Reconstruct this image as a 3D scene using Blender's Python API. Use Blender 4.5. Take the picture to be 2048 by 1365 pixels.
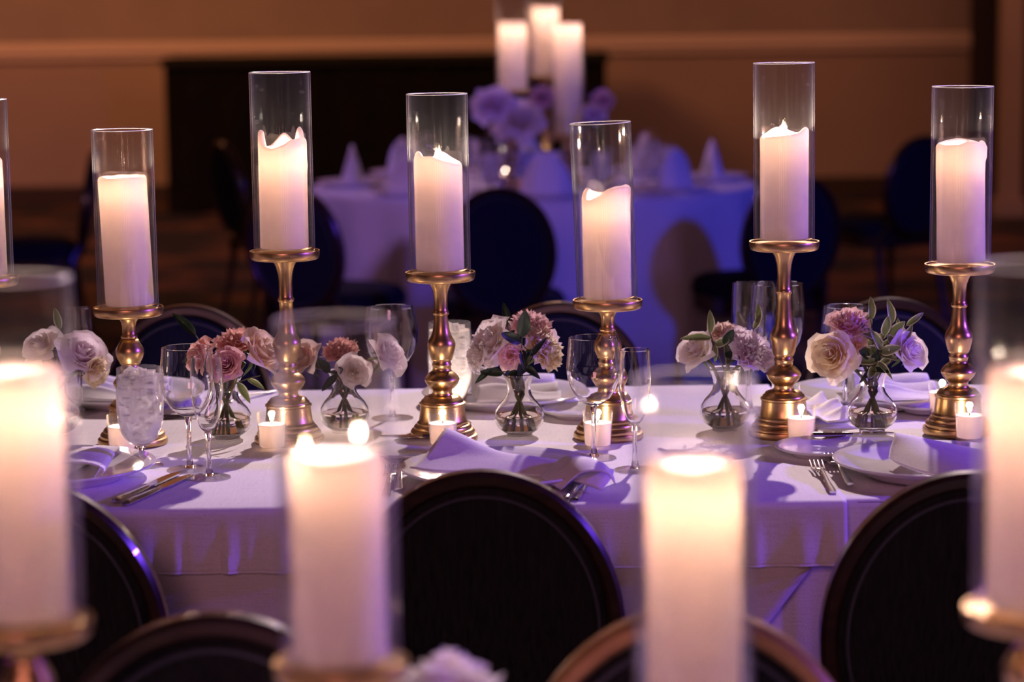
import bpy, math, random
from mathutils import Vector, Matrix, Euler, noise

sc = bpy.context.scene
for o in list(bpy.data.objects):
    bpy.data.objects.remove(o)
C = sc.collection
R = random.Random(7)
PI = math.pi

# ------------------------------------------------------------------ camera
CAM_Z = 1.485
PITCH = math.atan(682.5 / (85 / 36 * 2048))
ROLL = math.radians(0.7)
FPX = 85 / 36 * 2048
fwd = Vector((0, math.cos(PITCH), -math.sin(PITCH)))
u0 = Vector((0, math.sin(PITCH), math.cos(PITCH)))
r0 = Vector((1, 0, 0))
cr = math.cos(ROLL) * r0 - math.sin(ROLL) * u0
cu = math.sin(ROLL) * r0 + math.cos(ROLL) * u0
cam_d = bpy.data.cameras.new('camera')
cam = bpy.data.objects.new('camera', cam_d)
C.objects.link(cam)
cam.matrix_world = Matrix(((cr.x, cu.x, -fwd.x, 0), (cr.y, cu.y, -fwd.y, 0), (cr.z, cu.z, -fwd.z, CAM_Z), (0, 0, 0, 1)))
cam_d.lens = 85
cam_d.sensor_width = 36
cam_d.clip_end = 60
cam_d.dof.use_dof = True
cam_d.dof.focus_distance = 3.86
cam_d.dof.aperture_fstop = 3.0
cam_d.dof.aperture_blades = 9
sc.camera = cam


def P(px, py, z):
    """the point of the level plane z that the photograph shows at this pixel"""
    d = fwd + cr * ((px - 1024) / FPX) + cu * ((682.5 - py) / FPX)
    t = (z - CAM_Z) / d.z
    return Vector((0, 0, CAM_Z)) + d * t


def PY(px, py, y):
    """the point of the upright plane at distance y that the photograph shows at this pixel"""
    d = fwd + cr * ((px - 1024) / FPX) + cu * ((682.5 - py) / FPX)
    return Vector((0, 0, CAM_Z)) + d * (y / d.y)


# ------------------------------------------------------------------ world, lights, exposure
w = bpy.data.worlds.new('world')
sc.world = w
w.use_nodes = True
w.node_tree.nodes['Background'].inputs[0].default_value = (0.040, 0.016, 0.026, 1)
w.node_tree.nodes['Background'].inputs[1].default_value = 0.6


def lamp(name, kind, loc, target, energy, color, **kw):
    d = bpy.data.lights.new(name, kind)
    d.energy = energy
    d.color = color
    for k, v in kw.items():
        setattr(d, k, v)
    o = bpy.data.objects.new(name, d)
    C.objects.link(o)
    o.location = loc
    o.rotation_euler = (Vector(target) - Vector(loc)).to_track_quat('-Z', 'Y').to_euler()
    return o


lamp('pin_spot', 'SPOT', (1.62, 9.5, 5.1), (0.25, 3.9, 0.76), 2350, (1, 0.76, 0.80), spot_size=math.radians(30), spot_blend=0.5, shadow_soft_size=0.05)
lamp('blue_wash', 'SPOT', (4.8, 3.1, 2.3), (0.1, 4.2, 0.9), 820, (0.19, 0.06, 1.0), spot_size=math.radians(75), spot_blend=0.6, shadow_soft_size=0.12)
lamp('warm_fill', 'AREA', (-0.7, -2.6, 3.0), (0, 3.9, 0.9), 62, (1.0, 0.40, 0.54), size=1.6)  # added unseen fill behind the camera, reaching the cloth between the chairs
lamp('blue_spot_far', 'SPOT', (4.4, 5.6, 2.6), (0.9, 9.0, 0.5), 400, (0.02, 0.05, 1.0), spot_size=math.radians(52), spot_blend=0.6, shadow_soft_size=0.15)
lamp('violet_fill_far', 'SPOT', (-4.2, 4.6, 3.0), (-0.6, 9.3, 0.75), 300, (0.50, 0.24, 1.0), spot_size=math.radians(24), spot_blend=0.6, shadow_soft_size=0.3)  # added unseen fill that lifts the dim left of the round cloth
lamp('pin_spot_far', 'SPOT', (-1.5, 13.0, 4.8), (0.1, 9.6, 0.8), 300, (0.8, 0.42, 1.0), spot_size=math.radians(34), spot_blend=0.5, shadow_soft_size=0.1)
lamp('wall_wash', 'AREA', (-4.2, 13.6, 4.6), (-3.2, 18.2, 1.3), 160, (1.0, 0.36, 0.15), size=2.0)
lamp('wall_wash_side', 'AREA', (3.4, 13.6, 4.8), (1.6, 18.2, 1.3), 55, (1.0, 0.37, 0.24), size=2.0)

vs = sc.view_settings
vs.view_transform = 'Standard'
vs.look = 'None'
vs.gamma = 1
vs.use_curve_mapping = False
vs.exposure = 0.0
cy = sc.cycles
cy.max_bounces = 18
cy.diffuse_bounces = 6
cy.glossy_bounces = 5
cy.transmission_bounces = 16
cy.transparent_max_bounces = 40
cy.sample_clamp_indirect = 40.0
cy.sample_clamp_direct = 0.0
cy.caustics_refractive = True
cy.caustics_reflective = False
cy.blur_glossy = 0.3
cy.use_denoising = True
cy.use_adaptive_sampling = True


# ------------------------------------------------------------------ materials
def mat(name):
    m = bpy.data.materials.new(name)
    m.use_nodes = True
    nt = m.node_tree
    for n in list(nt.nodes):
        nt.nodes.remove(n)
    out = nt.nodes.new('ShaderNodeOutputMaterial')
    return m, nt, out


def N(nt, t, **kw):
    n = nt.nodes.new(t)
    for k, v in kw.items():
        if k.startswith('i_'):
            n.inputs[k[2:].replace('_', ' ')].default_value = v
        else:
            setattr(n, k, v)
    return n


def noise_col(nt, a, b, scale, vec=None, lo=0.35, hi=0.65, detail=4, coord='Object'):
    tc = N(nt, 'ShaderNodeTexCoord')
    src = tc.outputs[coord]
    if vec is not None:
        mp = N(nt, 'ShaderNodeMapping')
        mp.inputs['Scale'].default_value = vec
        nt.links.new(src, mp.inputs[0])
        src = mp.outputs[0]
    nz = N(nt, 'ShaderNodeTexNoise')
    nz.inputs['Scale'].default_value = scale
    nz.inputs['Detail'].default_value = detail
    nt.links.new(src, nz.inputs['Vector'])
    cr_ = N(nt, 'ShaderNodeValToRGB')
    cr_.color_ramp.elements[0].position = lo
    cr_.color_ramp.elements[1].position = hi
    cr_.color_ramp.elements[0].color = (*a, 1)
    cr_.color_ramp.elements[1].color = (*b, 1)
    nt.links.new(nz.outputs[0], cr_.inputs[0])
    return nz, cr_


def pbr(name, col, rough=0.5, metal=0.0, col2=None, scale=20, vec=None, bump=0.0, bscale=None, coat=0.0, sheen=0.0, spec=0.5):
    m, nt, out = mat(name)
    b = N(nt, 'ShaderNodeBsdfPrincipled')
    b.inputs['Base Color'].default_value = (*col, 1)
    b.inputs['Roughness'].default_value = rough
    b.inputs['Metallic'].default_value = metal
    b.inputs['Coat Weight'].default_value = coat
    b.inputs['Sheen Weight'].default_value = sheen
    b.inputs['Specular IOR Level'].default_value = spec
    nz, rp = noise_col(nt, col, col2 or col, scale, vec)
    nt.links.new(rp.outputs[0], b.inputs['Base Color'])
    if bump:
        if bscale:
            nz, _ = noise_col(nt, col, col, bscale, vec)
        bp = N(nt, 'ShaderNodeBump')
        bp.inputs['Strength'].default_value = bump
        bp.inputs['Distance'].default_value = 0.004
        nt.links.new(nz.outputs[0], bp.inputs['Height'])
        nt.links.new(bp.outputs[0], b.inputs['Normal'])
    nt.links.new(b.outputs[0], out.inputs[0])
    return m


def linen(name, col, strength=0.25, trans=0.0):
    m, nt, out = mat(name)
    b = N(nt, 'ShaderNodeBsdfPrincipled')
    b.inputs['Roughness'].default_value = 0.85
    b.inputs['Sheen Weight'].default_value = 0.15
    b.inputs['Specular IOR Level'].default_value = 0.15
    tc = N(nt, 'ShaderNodeTexCoord')
    hs = []
    for vec in ((30, 420, 420), (420, 30, 420)):
        mp = N(nt, 'ShaderNodeMapping')
        mp.inputs['Scale'].default_value = vec
        nt.links.new(tc.outputs['Object'], mp.inputs[0])
        nz = N(nt, 'ShaderNodeTexNoise')
        nz.inputs['Scale'].default_value = 1.0
        nz.inputs['Detail'].default_value = 2
        nt.links.new(mp.outputs[0], nz.inputs['Vector'])
        hs.append(nz)
    ad = N(nt, 'ShaderNodeMath', operation='ADD')
    nt.links.new(hs[0].outputs[0], ad.inputs[0])
    nt.links.new(hs[1].outputs[0], ad.inputs[1])
    rp = N(nt, 'ShaderNodeValToRGB')
    rp.color_ramp.elements[0].position = 0.6
    rp.color_ramp.elements[1].position = 1.4 / 1.4
    rp.color_ramp.elements[0].color = (col[0] * .86, col[1] * .86, col[2] * .86, 1)
    rp.color_ramp.elements[1].color = (*col, 1)
    nt.links.new(ad.outputs[0], rp.inputs[0])
    nt.links.new(rp.outputs[0], b.inputs['Base Color'])
    bp = N(nt, 'ShaderNodeBump')
    bp.inputs['Strength'].default_value = strength
    bp.inputs['Distance'].default_value = 0.001
    nt.links.new(ad.outputs[0], bp.inputs['Height'])
    nt.links.new(bp.outputs[0], b.inputs['Normal'])
    nt.links.new(b.outputs[0], out.inputs[0])
    return m


def thin_glass(name, tint=(0.97, 0.97, 0.97), refl=1.0, streak=0.0, edge=0.12):
    """clear blown glass as a thin pane: most light passes straight, the edges mirror"""
    m, nt, out = mat(name)
    tr = N(nt, 'ShaderNodeBsdfTransparent')
    tr.inputs[0].default_value = (*tint, 1)
    gl = N(nt, 'ShaderNodeBsdfGlossy')
    gl.inputs['Roughness'].default_value = 0.02
    gl.inputs[0].default_value = (refl, refl, refl, 1)
    lw = N(nt, 'ShaderNodeLayerWeight')
    lw.inputs[0].default_value = 0.5
    pw = N(nt, 'ShaderNodeMath', operation='POWER')
    pw.inputs[1].default_value = 4.0
    nt.links.new(lw.outputs['Facing'], pw.inputs[0])
    ma = N(nt, 'ShaderNodeMath', operation='MULTIPLY_ADD')
    ma.inputs[1].default_value = 0.9
    ma.inputs[2].default_value = 0.045
    nt.links.new(pw.outputs[0], ma.inputs[0])
    mx = N(nt, 'ShaderNodeMixShader')
    nt.links.new(ma.outputs[0], mx.inputs[0])
    nt.links.new(tr.outputs[0], mx.inputs[1])
    nt.links.new(gl.outputs[0], mx.inputs[2])
    last = mx
    if streak:
        # fine vertical wipe marks and thin greasy film, plus refracted candlelight painted as pale edges
        tc = N(nt, 'ShaderNodeTexCoord')
        mp = N(nt, 'ShaderNodeMapping')
        mp.inputs['Scale'].default_value = (160, 160, 5)
        nt.links.new(tc.outputs['Object'], mp.inputs[0])
        nz = N(nt, 'ShaderNodeTexNoise')
        nz.inputs['Scale'].default_value = 1.0
        nz.inputs['Detail'].default_value = 5
        nt.links.new(mp.outputs[0], nz.inputs['Vector'])
        rp = N(nt, 'ShaderNodeMapRange')
        rp.inputs[1].default_value = 0.5
        rp.inputs[2].default_value = 0.85
        rp.inputs[3].default_value = streak * 0.25
        rp.inputs[4].default_value = streak
        nt.links.new(nz.outputs[0], rp.inputs[0])
        fm = N(nt, 'ShaderNodeMath', operation='MULTIPLY_ADD')
        fm.inputs[1].default_value = edge
        nt.links.new(pw.outputs[0], fm.inputs[0])
        nt.links.new(rp.outputs[0], fm.inputs[2])
        rp = fm
        df = N(nt, 'ShaderNodeBsdfDiffuse')
        df.inputs[0].default_value = (0.8, 0.78, 0.76, 1)
        tl = N(nt, 'ShaderNodeBsdfTranslucent')
        tl.inputs[0].default_value = (0.8, 0.78, 0.76, 1)
        m2 = N(nt, 'ShaderNodeMixShader')
        m2.inputs[0].default_value = 0.5
        nt.links.new(df.outputs[0], m2.inputs[1])
        nt.links.new(tl.outputs[0], m2.inputs[2])
        m3 = N(nt, 'ShaderNodeMixShader')
        nt.links.new(rp.outputs[0], m3.inputs[0])
        nt.links.new(mx.outputs[0], m3.inputs[1])
        nt.links.new(m2.outputs[0], m3.inputs[2])
        last = m3
    nt.links.new(last.outputs[0], out.inputs[0])
    return m


def solid_glass(name, ior=1.45, col=(1, 1, 1)):
    m, nt, out = mat(name)
    g = N(nt, 'ShaderNodeBsdfGlass')
    g.inputs['IOR'].default_value = ior
    g.inputs['Roughness'].default_value = 0.0
    g.inputs[0].default_value = (*col, 1)
    nt.links.new(g.outputs[0], out.inputs[0])
    return m


def waxm(name, col, t=0.5):
    """wax that passes light: half scatters back, half goes through"""
    m, nt, out = mat(name)
    nz, rp = noise_col(nt, tuple(c * .96 for c in col), col, 60)
    df = N(nt, 'ShaderNodeBsdfDiffuse')
    tl = N(nt, 'ShaderNodeBsdfTranslucent')
    tl.inputs[0].default_value = (0.98, 0.84, 0.73, 1)
    nt.links.new(rp.outputs[0], df.inputs[0])
    mx = N(nt, 'ShaderNodeMixShader')
    mx.inputs[0].default_value = t
    nt.links.new(df.outputs[0], mx.inputs[1])
    nt.links.new(tl.outputs[0], mx.inputs[2])
    gl = N(nt, 'ShaderNodeBsdfGlossy')
    gl.inputs['Roughness'].default_value = 0.35
    m2 = N(nt, 'ShaderNodeMixShader')
    m2.inputs[0].default_value = 0.03
    nt.links.new(mx.outputs[0], m2.inputs[1])
    nt.links.new(gl.outputs[0], m2.inputs[2])
    nt.links.new(m2.outputs[0], out.inputs[0])
    return m


def emis(name, col, s):
    m, nt, out = mat(name)
    e = N(nt, 'ShaderNodeEmission')
    e.inputs[0].default_value = (*col, 1)
    e.inputs[1].default_value = s
    tr = N(nt, 'ShaderNodeBsdfTransparent')
    ad = N(nt, 'ShaderNodeAddShader')
    nt.links.new(e.outputs[0], ad.inputs[0])
    nt.links.new(tr.outputs[0], ad.inputs[1])
    nt.links.new(ad.outputs[0], out.inputs[0])
    return m


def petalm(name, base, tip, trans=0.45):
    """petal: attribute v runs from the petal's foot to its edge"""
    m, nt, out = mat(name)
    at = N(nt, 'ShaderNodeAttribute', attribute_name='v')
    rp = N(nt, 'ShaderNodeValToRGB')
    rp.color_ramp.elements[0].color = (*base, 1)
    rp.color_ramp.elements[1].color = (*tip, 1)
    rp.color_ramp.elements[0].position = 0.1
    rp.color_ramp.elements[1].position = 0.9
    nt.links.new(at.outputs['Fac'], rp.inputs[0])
    nz, _ = noise_col(nt, base, tip, 9)
    b = N(nt, 'ShaderNodeBsdfPrincipled')
    b.inputs['Roughness'].default_value = 0.6
    b.inputs['Sheen Weight'].default_value = 0.1
    b.inputs['Specular IOR Level'].default_value = 0.2
    nt.links.new(rp.outputs[0], b.inputs['Base Color'])
    bp = N(nt, 'ShaderNodeBump')
    bp.inputs['Strength'].default_value = 0.2
    bp.inputs['Distance'].default_value = 0.05
    nt.links.new(nz.outputs[0], bp.inputs['Height'])
    nt.links.new(bp.outputs[0], b.inputs['Normal'])
    tl = N(nt, 'ShaderNodeBsdfTranslucent')
    nt.links.new(rp.outputs[0], tl.inputs[0])
    mx = N(nt, 'ShaderNodeMixShader')
    mx.inputs[0].default_value = trans
    nt.links.new(b.outputs[0], mx.inputs[1])
    nt.links.new(tl.outputs[0], mx.inputs[2])
    nt.links.new(mx.outputs[0], out.inputs[0])
    return m


def leafm(name, mid, edge, lo=0.72, hi=0.86):
    m, nt, out = mat(name)
    at = N(nt, 'ShaderNodeAttribute', attribute_name='v')
    nz, _ = noise_col(nt, mid, edge, 14)
    ad = N(nt, 'ShaderNodeMath', operation='MULTIPLY_ADD')
    ad.inputs[1].default_value = 0.35
    nt.links.new(nz.outputs[0], ad.inputs[0])
    nt.links.new(at.outputs['Fac'], ad.inputs[2])
    rp = N(nt, 'ShaderNodeValToRGB')
    rp.color_ramp.elements[0].position = lo
    rp.color_ramp.elements[1].position = hi
    rp.color_ramp.elements[0].color = (*mid, 1)
    rp.color_ramp.elements[1].color = (*edge, 1)
    nt.links.new(ad.outputs[0], rp.inputs[0])
    b = N(nt, 'ShaderNodeBsdfPrincipled')
    b.inputs['Roughness'].default_value = 0.45
    nt.links.new(rp.outputs[0], b.inputs['Base Color'])
    tl = N(nt, 'ShaderNodeBsdfTranslucent')
    nt.links.new(rp.outputs[0], tl.inputs[0])
    mx = N(nt, 'ShaderNodeMixShader')
    mx.inputs[0].default_value = 0.25
    nt.links.new(b.outputs[0], mx.inputs[1])
    nt.links.new(tl.outputs[0], mx.inputs[2])
    nt.links.new(mx.outputs[0], out.inputs[0])
    return m


def icem(name):
    """crushed ice behind a frosted bowl"""
    m, nt, out = mat(name)
    nz, rp = noise_col(nt, (0.50, 0.46, 0.46), (0.97, 0.95, 0.93), 60, (1, 1, 2.4), 0.30, 0.47, 7)
    b = N(nt, 'ShaderNodeBsdfPrincipled')
    b.inputs['Roughness'].default_value = 0.12
    b.inputs['Coat Weight'].default_value = 0.5
    nt.links.new(rp.outputs[0], b.inputs['Base Color'])
    bp = N(nt, 'ShaderNodeBump')
    bp.inputs['Strength'].default_value = 0.6
    bp.inputs['Distance'].default_value = 0.004
    nt.links.new(nz.outputs[0], bp.inputs['Height'])
    nt.links.new(bp.outputs[0], b.inputs['Normal'])
    tl = N(nt, 'ShaderNodeBsdfTranslucent')
    nt.links.new(rp.outputs[0], tl.inputs[0])
    mx = N(nt, 'ShaderNodeMixShader')
    mx.inputs[0].default_value = 0.72
    nt.links.new(b.outputs[0], mx.inputs[1])
    nt.links.new(tl.outputs[0], mx.inputs[2])
    tr = N(nt, 'ShaderNodeBsdfTransparent')
    nz2, rp2 = noise_col(nt, (0, 0, 0), (1, 1, 1), 45, (1, 1, 1.5), 0.52, 0.66, 5)
    m2 = N(nt, 'ShaderNodeMixShader')
    mu = N(nt, 'ShaderNodeMath', operation='MULTIPLY')
    mu.inputs[1].default_value = 0.35
    nt.links.new(rp2.outputs[0], mu.inputs[0])
    nt.links.new(mu.outputs[0], m2.inputs[0])
    nt.links.new(mx.outputs[0], m2.inputs[1])
    nt.links.new(tr.outputs[0], m2.inputs[2])
    nt.links.new(m2.outputs[0], out.inputs[0])
    return m


GOLD = pbr('antique_gold', (0.50, 0.31, 0.125), 0.32, 1.0, (0.62, 0.41, 0.18), 35, bump=0.06)
STEEL = pbr('cutlery_steel', (0.72, 0.70, 0.68), 0.14, 1.0)
CHINA = pbr('white_china', (0.80, 0.78, 0.78), 0.10, coat=0.4)
LINEN = linen('table_linen', (0.80, 0.76, 0.77))
LINEN2 = linen('under_linen', (0.74, 0.68, 0.67))
NAPKIN = linen('napkin_cotton', (0.82, 0.78, 0.77), 0.15)
HURR = thin_glass('hurricane_glass', streak=0.014)
HURRN = thin_glass('hurricane_glass_hazy', streak=0.008, edge=0.10)
RIMG = pbr('ground_glass_rim', (0.75, 0.72, 0.70), 0.25)
ICEG = thin_glass('frosted_bowl_glass', streak=0.05, edge=0.2)
STEMW = solid_glass('stemware_glass', 1.46)
VOTG = thin_glass('votive_glass', (0.97, 0.97, 0.97), streak=0.012)
SOLID = solid_glass('stem_glass')
WATER = solid_glass('vase_water', 1.33, (1, 0.98, 0.95))
WAX = waxm('ivory_wax', (0.90, 0.83, 0.82), 0.36)
VWAX = waxm('votive_wax', (0.92, 0.86, 0.85))
FLAME = emis('flame', (1.0, 0.72, 0.36), 22)
WICK = pbr('wick_black', (0.02, 0.015, 0.01), 0.9)
WOOD = pbr('dark_chair_wood', (0.022, 0.010, 0.007), 0.28, 0, (0.040, 0.018, 0.011), 12, (1, 1, 6), coat=0.3)
GLINTWOOD = pbr('glint_chair_wood', (0.34, 0.17, 0.06), 0.35, 0.3, (0.42, 0.22, 0.08), 12, (1, 1, 6))  # dark wood made lighter: the rim's golden glint is painted into the colour
FABRIC = pbr('black_fabric', (0.009, 0.009, 0.009), 0.85, 0, (0.020, 0.018, 0.017), 10, (22, 22, 0.35), bump=0.15, bscale=160, spec=0.12)
NAVY = pbr('navy_fabric', (0.008, 0.010, 0.020), 0.85, 0, (0.013, 0.015, 0.030), 10, (22, 22, 0.35), spec=0.12)
PIPING = pbr('piping_cord', (0.035, 0.034, 0.045), 0.6)
WALL = pbr('tan_wall', (0.34, 0.27, 0.20), 0.8, 0, (0.38, 0.30, 0.22), 3)
WAINS = pbr('tan_wainscot', (0.40, 0.30, 0.21), 0.7, 0, (0.44, 0.33, 0.23), 2)
RAIL = pbr('rail_paint', (0.78, 0.63, 0.44), 0.45)
BLACK = pbr('black_drape', (0.006, 0.006, 0.005), 0.9, 0, (0.010, 0.009, 0.007), 6, spec=0.1)
DARKOLIVE = pbr('black_drape_top', (0.02, 0.020, 0.012), 0.8, spec=0.1)
DARKDOOR = pbr('dark_door', (0.05, 0.03, 0.018), 0.6)
PLASTER = pbr('plaster_ceiling', (0.3, 0.25, 0.2), 0.9)
ICE = icem('crushed_ice')
STEMG = pbr('flower_stem_green', (0.045, 0.065, 0.02), 0.5, 0, (0.10, 0.085, 0.03), 30)
LEAFD = leafm('dark_leaf', (0.012, 0.026, 0.012), (0.20, 0.22, 0.12), 1.05, 1.18)
LEAFV = leafm('variegated_leaf', (0.15, 0.19, 0.075), (0.62, 0.60, 0.38), 0.86, 1.06)
SEPAL = leafm('sepal_leaf', (0.05, 0.085, 0.025), (0.09, 0.13, 0.05))

# dark patterned carpet
CARPET, nt, out = mat('patterned_carpet')
nz, rp = noise_col(nt, (0.008, 0.006, 0.006), (0.12, 0.05, 0.02), 1.6, (1, 1, 1), 0.45, 0.62, 3)
b_ = N(nt, 'ShaderNodeBsdfPrincipled')
b_.inputs['Roughness'].default_value = 0.95
nt.links.new(rp.outputs[0], b_.inputs['Base Color'])
nt.links.new(b_.outputs[0], out.inputs[0])

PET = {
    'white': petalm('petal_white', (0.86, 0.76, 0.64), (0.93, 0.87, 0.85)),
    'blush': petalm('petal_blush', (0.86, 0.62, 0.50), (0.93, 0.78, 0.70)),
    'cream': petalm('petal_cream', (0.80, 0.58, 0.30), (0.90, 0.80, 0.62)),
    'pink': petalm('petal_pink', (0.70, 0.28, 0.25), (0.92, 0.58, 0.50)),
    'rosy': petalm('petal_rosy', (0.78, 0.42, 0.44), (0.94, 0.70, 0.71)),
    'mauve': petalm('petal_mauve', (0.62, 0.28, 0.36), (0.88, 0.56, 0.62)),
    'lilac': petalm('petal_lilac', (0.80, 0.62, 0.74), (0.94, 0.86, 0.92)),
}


# ------------------------------------------------------------------ mesh helpers
class MB:
    def __init__(s):
        s.v, s.f, s.a = [], [], []

    def add(s, v, f, a=None):
        n = len(s.v)
        s.v += [tuple(x) for x in v]
        s.f += [tuple(i + n for i in q) for q in f]
        s.a += list(a) if a is not None else [0.0] * len(v)
        return s

    def grid(s, rows, close_u=False, close_v=False, a=None):
        nr, nc = len(rows), len(rows[0])
        v = [p for r in rows for p in r]
        f = []
        for i in range(nr if close_v else nr - 1):
            for j in range(nc if close_u else nc - 1):
                i2, j2 = (i + 1) % nr, (j + 1) % nc
                f.append((i * nc + j, i * nc + j2, i2 * nc + j2, i2 * nc + j))
        return s.add(v, f, a)

    def lathe(s, prof, seg=40, c=(0, 0, 0), cap0=False, cap1=False, closed=False):
        rows = [[(c[0] + r * math.cos(2 * PI * k / seg), c[1] + r * math.sin(2 * PI * k / seg), c[2] + z) for k in range(seg)] for r, z in prof]
        n = len(s.v)
        s.grid(rows, close_u=True, close_v=closed)
        if cap0:
            s.f.append(tuple(n + k for k in range(seg))[::-1])
        if cap1:
            m = n + (len(prof) - 1) * seg
            s.f.append(tuple(m + k for k in range(seg)))
        return s

    def box(s, lo, hi):
        x0, y0, z0 = lo
        x1, y1, z1 = hi
        v = [(x0, y0, z0), (x1, y0, z0), (x1, y1, z0), (x0, y1, z0), (x0, y0, z1), (x1, y0, z1), (x1, y1, z1), (x0, y1, z1)]
        return s.add(v, [(0, 3, 2, 1), (4, 5, 6, 7), (0, 1, 5, 4), (1, 2, 6, 5), (2, 3, 7, 6), (3, 0, 4, 7)])

    def tube(s, pts, rad, seg=8, flat=1.0, up=Vector((0, 0, 1))):
        pts = [Vector(p) for p in pts]
        rad = rad if isinstance(rad, (list, tuple)) else [rad] * len(pts)
        rows = []
        for i, p in enumerate(pts):
            t = (pts[min(i + 1, len(pts) - 1)] - pts[max(i - 1, 0)]).normalized()
            a = t.cross(up)
            if a.length < 1e-4:
                a = t.cross(Vector((0, 1, 0)))
            a.normalize()
            b = a.cross(t).normalized()
            rows.append([p + a * rad[i] * math.cos(2 * PI * k / seg) + b * rad[i] * flat * math.sin(2 * PI * k / seg) for k in range(seg)])
        n = len(s.v)
        s.grid(rows, close_u=True)
        s.f.append(tuple(n + k for k in range(seg))[::-1])
        m = n + (len(pts) - 1) * seg
        s.f.append(tuple(m + k for k in range(seg)))
        return s

    def mesh(s, name, m, smooth=True, sharp=None):
        me = bpy.data.meshes.new(name)
        me.from_pydata(s.v, [], s.f)
        if m is not None:
            me.materials.append(m)
        if any(s.a):
            at = me.attributes.new('v', 'FLOAT', 'POINT')
            at.data.foreach_set('value', s.a)
        if smooth:
            me.polygons.foreach_set('use_smooth', [True] * len(me.polygons))
            if sharp:
                me.set_sharp_from_angle(angle=math.radians(sharp))
        me.update()
        return me

    def build(s, name, m, parent=None, smooth=True, sharp=35, loc=None, recalc=False):
        me = s.mesh(name, m, smooth, sharp)
        if recalc:
            import bmesh
            bm = bmesh.new()
            bm.from_mesh(me)
            bmesh.ops.recalc_face_normals(bm, faces=bm.faces)
            bm.to_mesh(me)
            bm.free()
        return link(name, me, parent, loc)


def link(name, me, parent=None, loc=None):
    o = bpy.data.objects.new(name, me)
    C.objects.link(o)
    if parent is not None:
        o.parent = parent
    if loc is not None:
        o.location = loc
    return o


def tag(o, label, cat, group=None, kind=None):
    if label:
        o['label'] = label
    if cat:
        o['category'] = cat
    if group:
        o['group'] = group
    if kind:
        o['kind'] = kind
    return o


def thing(name, label, cat, loc=(0, 0, 0), rz=0.0, group=None):
    o = bpy.data.objects.new(name, None)
    C.objects.link(o)
    o.location = loc
    o.rotation_euler = (0, 0, rz)
    o.empty_display_size = 0.05
    return tag(o, label, cat, group)


KIDS = {}


def kids(root):
    return [c for c in bpy.data.objects if c.parent == root]


def dup(root, loc, rz=0.0, label=None, group=None, scale=None):
    r = root.copy()
    C.objects.link(r)
    r.location = loc
    r.rotation_euler = (0, 0, rz)
    if scale:
        r.scale = scale
    if label:
        r['label'] = label
    if group:
        r['group'] = group
    if root.name not in KIDS:
        KIDS[root.name] = [(c, kids(c)) for c in kids(root)]
    for c, gs in KIDS[root.name]:
        d = c.copy()
        C.objects.link(d)
        d.parent = r
        for g in gs:
            e = g.copy()
            C.objects.link(e)
            e.parent = d
    return r


def catmull(pts, n):
    pts = [Vector(p) for p in pts]
    out = []
    m = len(pts) - 1
    for k in range(n + 1):
        t = k / n * m
        i = min(int(t), m - 1)
        u = t - i
        p0, p1, p2, p3 = pts[max(i - 1, 0)], pts[i], pts[i + 1], pts[min(i + 2, m)]
        out.append(0.5 * ((2 * p1) + (p2 - p0) * u + (2 * p0 - 5 * p1 + 4 * p2 - p3) * u * u + (3 * p1 - p0 - 3 * p2 + p3) * u ** 3))
    return out


def sheet(mb, rows, nu=14, nv=12):
    rr = [catmull(r, nu) for r in rows]
    cols = [catmull([r[j] for r in rr], nv) for j in range(nu + 1)]
    mb.grid(cols)
    return mb


def solidify(o, t=0.0016):
    m = o.modifiers.new('thickness', 'SOLIDIFY')
    m.thickness = t
    m.offset = 0
    return o


# ------------------------------------------------------------------ the room
T = 0.76          # table height
WY = 18.2         # back wall
fl = MB().box((-9, -4, -0.1), (9, WY + 0.3, 0)).build('floor', CARPET, smooth=False)
tag(fl, 'dark carpet with blurred rust orange pattern', None, kind='structure')
wb = MB().box((-9, WY, 0), (9, WY + 0.2, 5.4)).build('wall_back', WALL, smooth=False)
tag(wb, 'tan back wall above the chair rail, warmly washed with light', None, kind='structure')
MB().box((-9, WY - 0.03, 0.0), (9, WY - 0.002, 1.08)).build('wainscot', WAINS, wb, smooth=False)
rail = MB()
rail_prof = [(0, 0), (-.035, 0.0), (-.035, .035), (-.055, .05), (-.055, .10), (-.03, .12), (0, .13)]
rail.grid([[(x, WY - 0.03 + a, 1.08 + z) for a, z in rail_prof] for x in (-9, 9)])
tag(rail.build('trim_1', RAIL, sharp=20), 'pale chair rail running along the back wall', None, kind='structure')
bs = MB().box((-9, WY - 0.055, 0), (9, WY - 0.031, 0.14)).build('baseboard_back', DARKDOOR, smooth=False)
tag(bs, 'dark baseboard under the tan wainscot', None, kind='structure')
# dark doorway at the right and the pilaster beside it
dx0, dx1 = PY(1936, 200, WY).x, PY(2006, 200, WY).x
dr = MB().box((dx0, WY - 0.09, 0), (dx1, WY - 0.035, 2.4)).build('door_1', DARKDOOR, smooth=False)
tag(dr, 'dark narrow door panel beside the tan pilaster', None, kind='structure')
qx0, qx1 = PY(2004, 200, 16.2).x, PY(2046, 200, 16.2).x
pl = MB()
pl.box((qx0, 16.2, 0), (qx1, 16.35, 5.4)).box((qx0 - .03, 16.17, 0), (qx1 + .03, 16.38, .12))
tag(pl.build('trim_2', WAINS, smooth=False), 'tan upright pilaster near the right end of the back wall', None, kind='structure')
wr = MB().box((qx1, 16.22, 0), (9, 16.4, 5.4)).build('wall_right', DARKDOOR, smooth=False)
tag(wr, 'dark wall return right of the pilaster', None, kind='structure')

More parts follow.
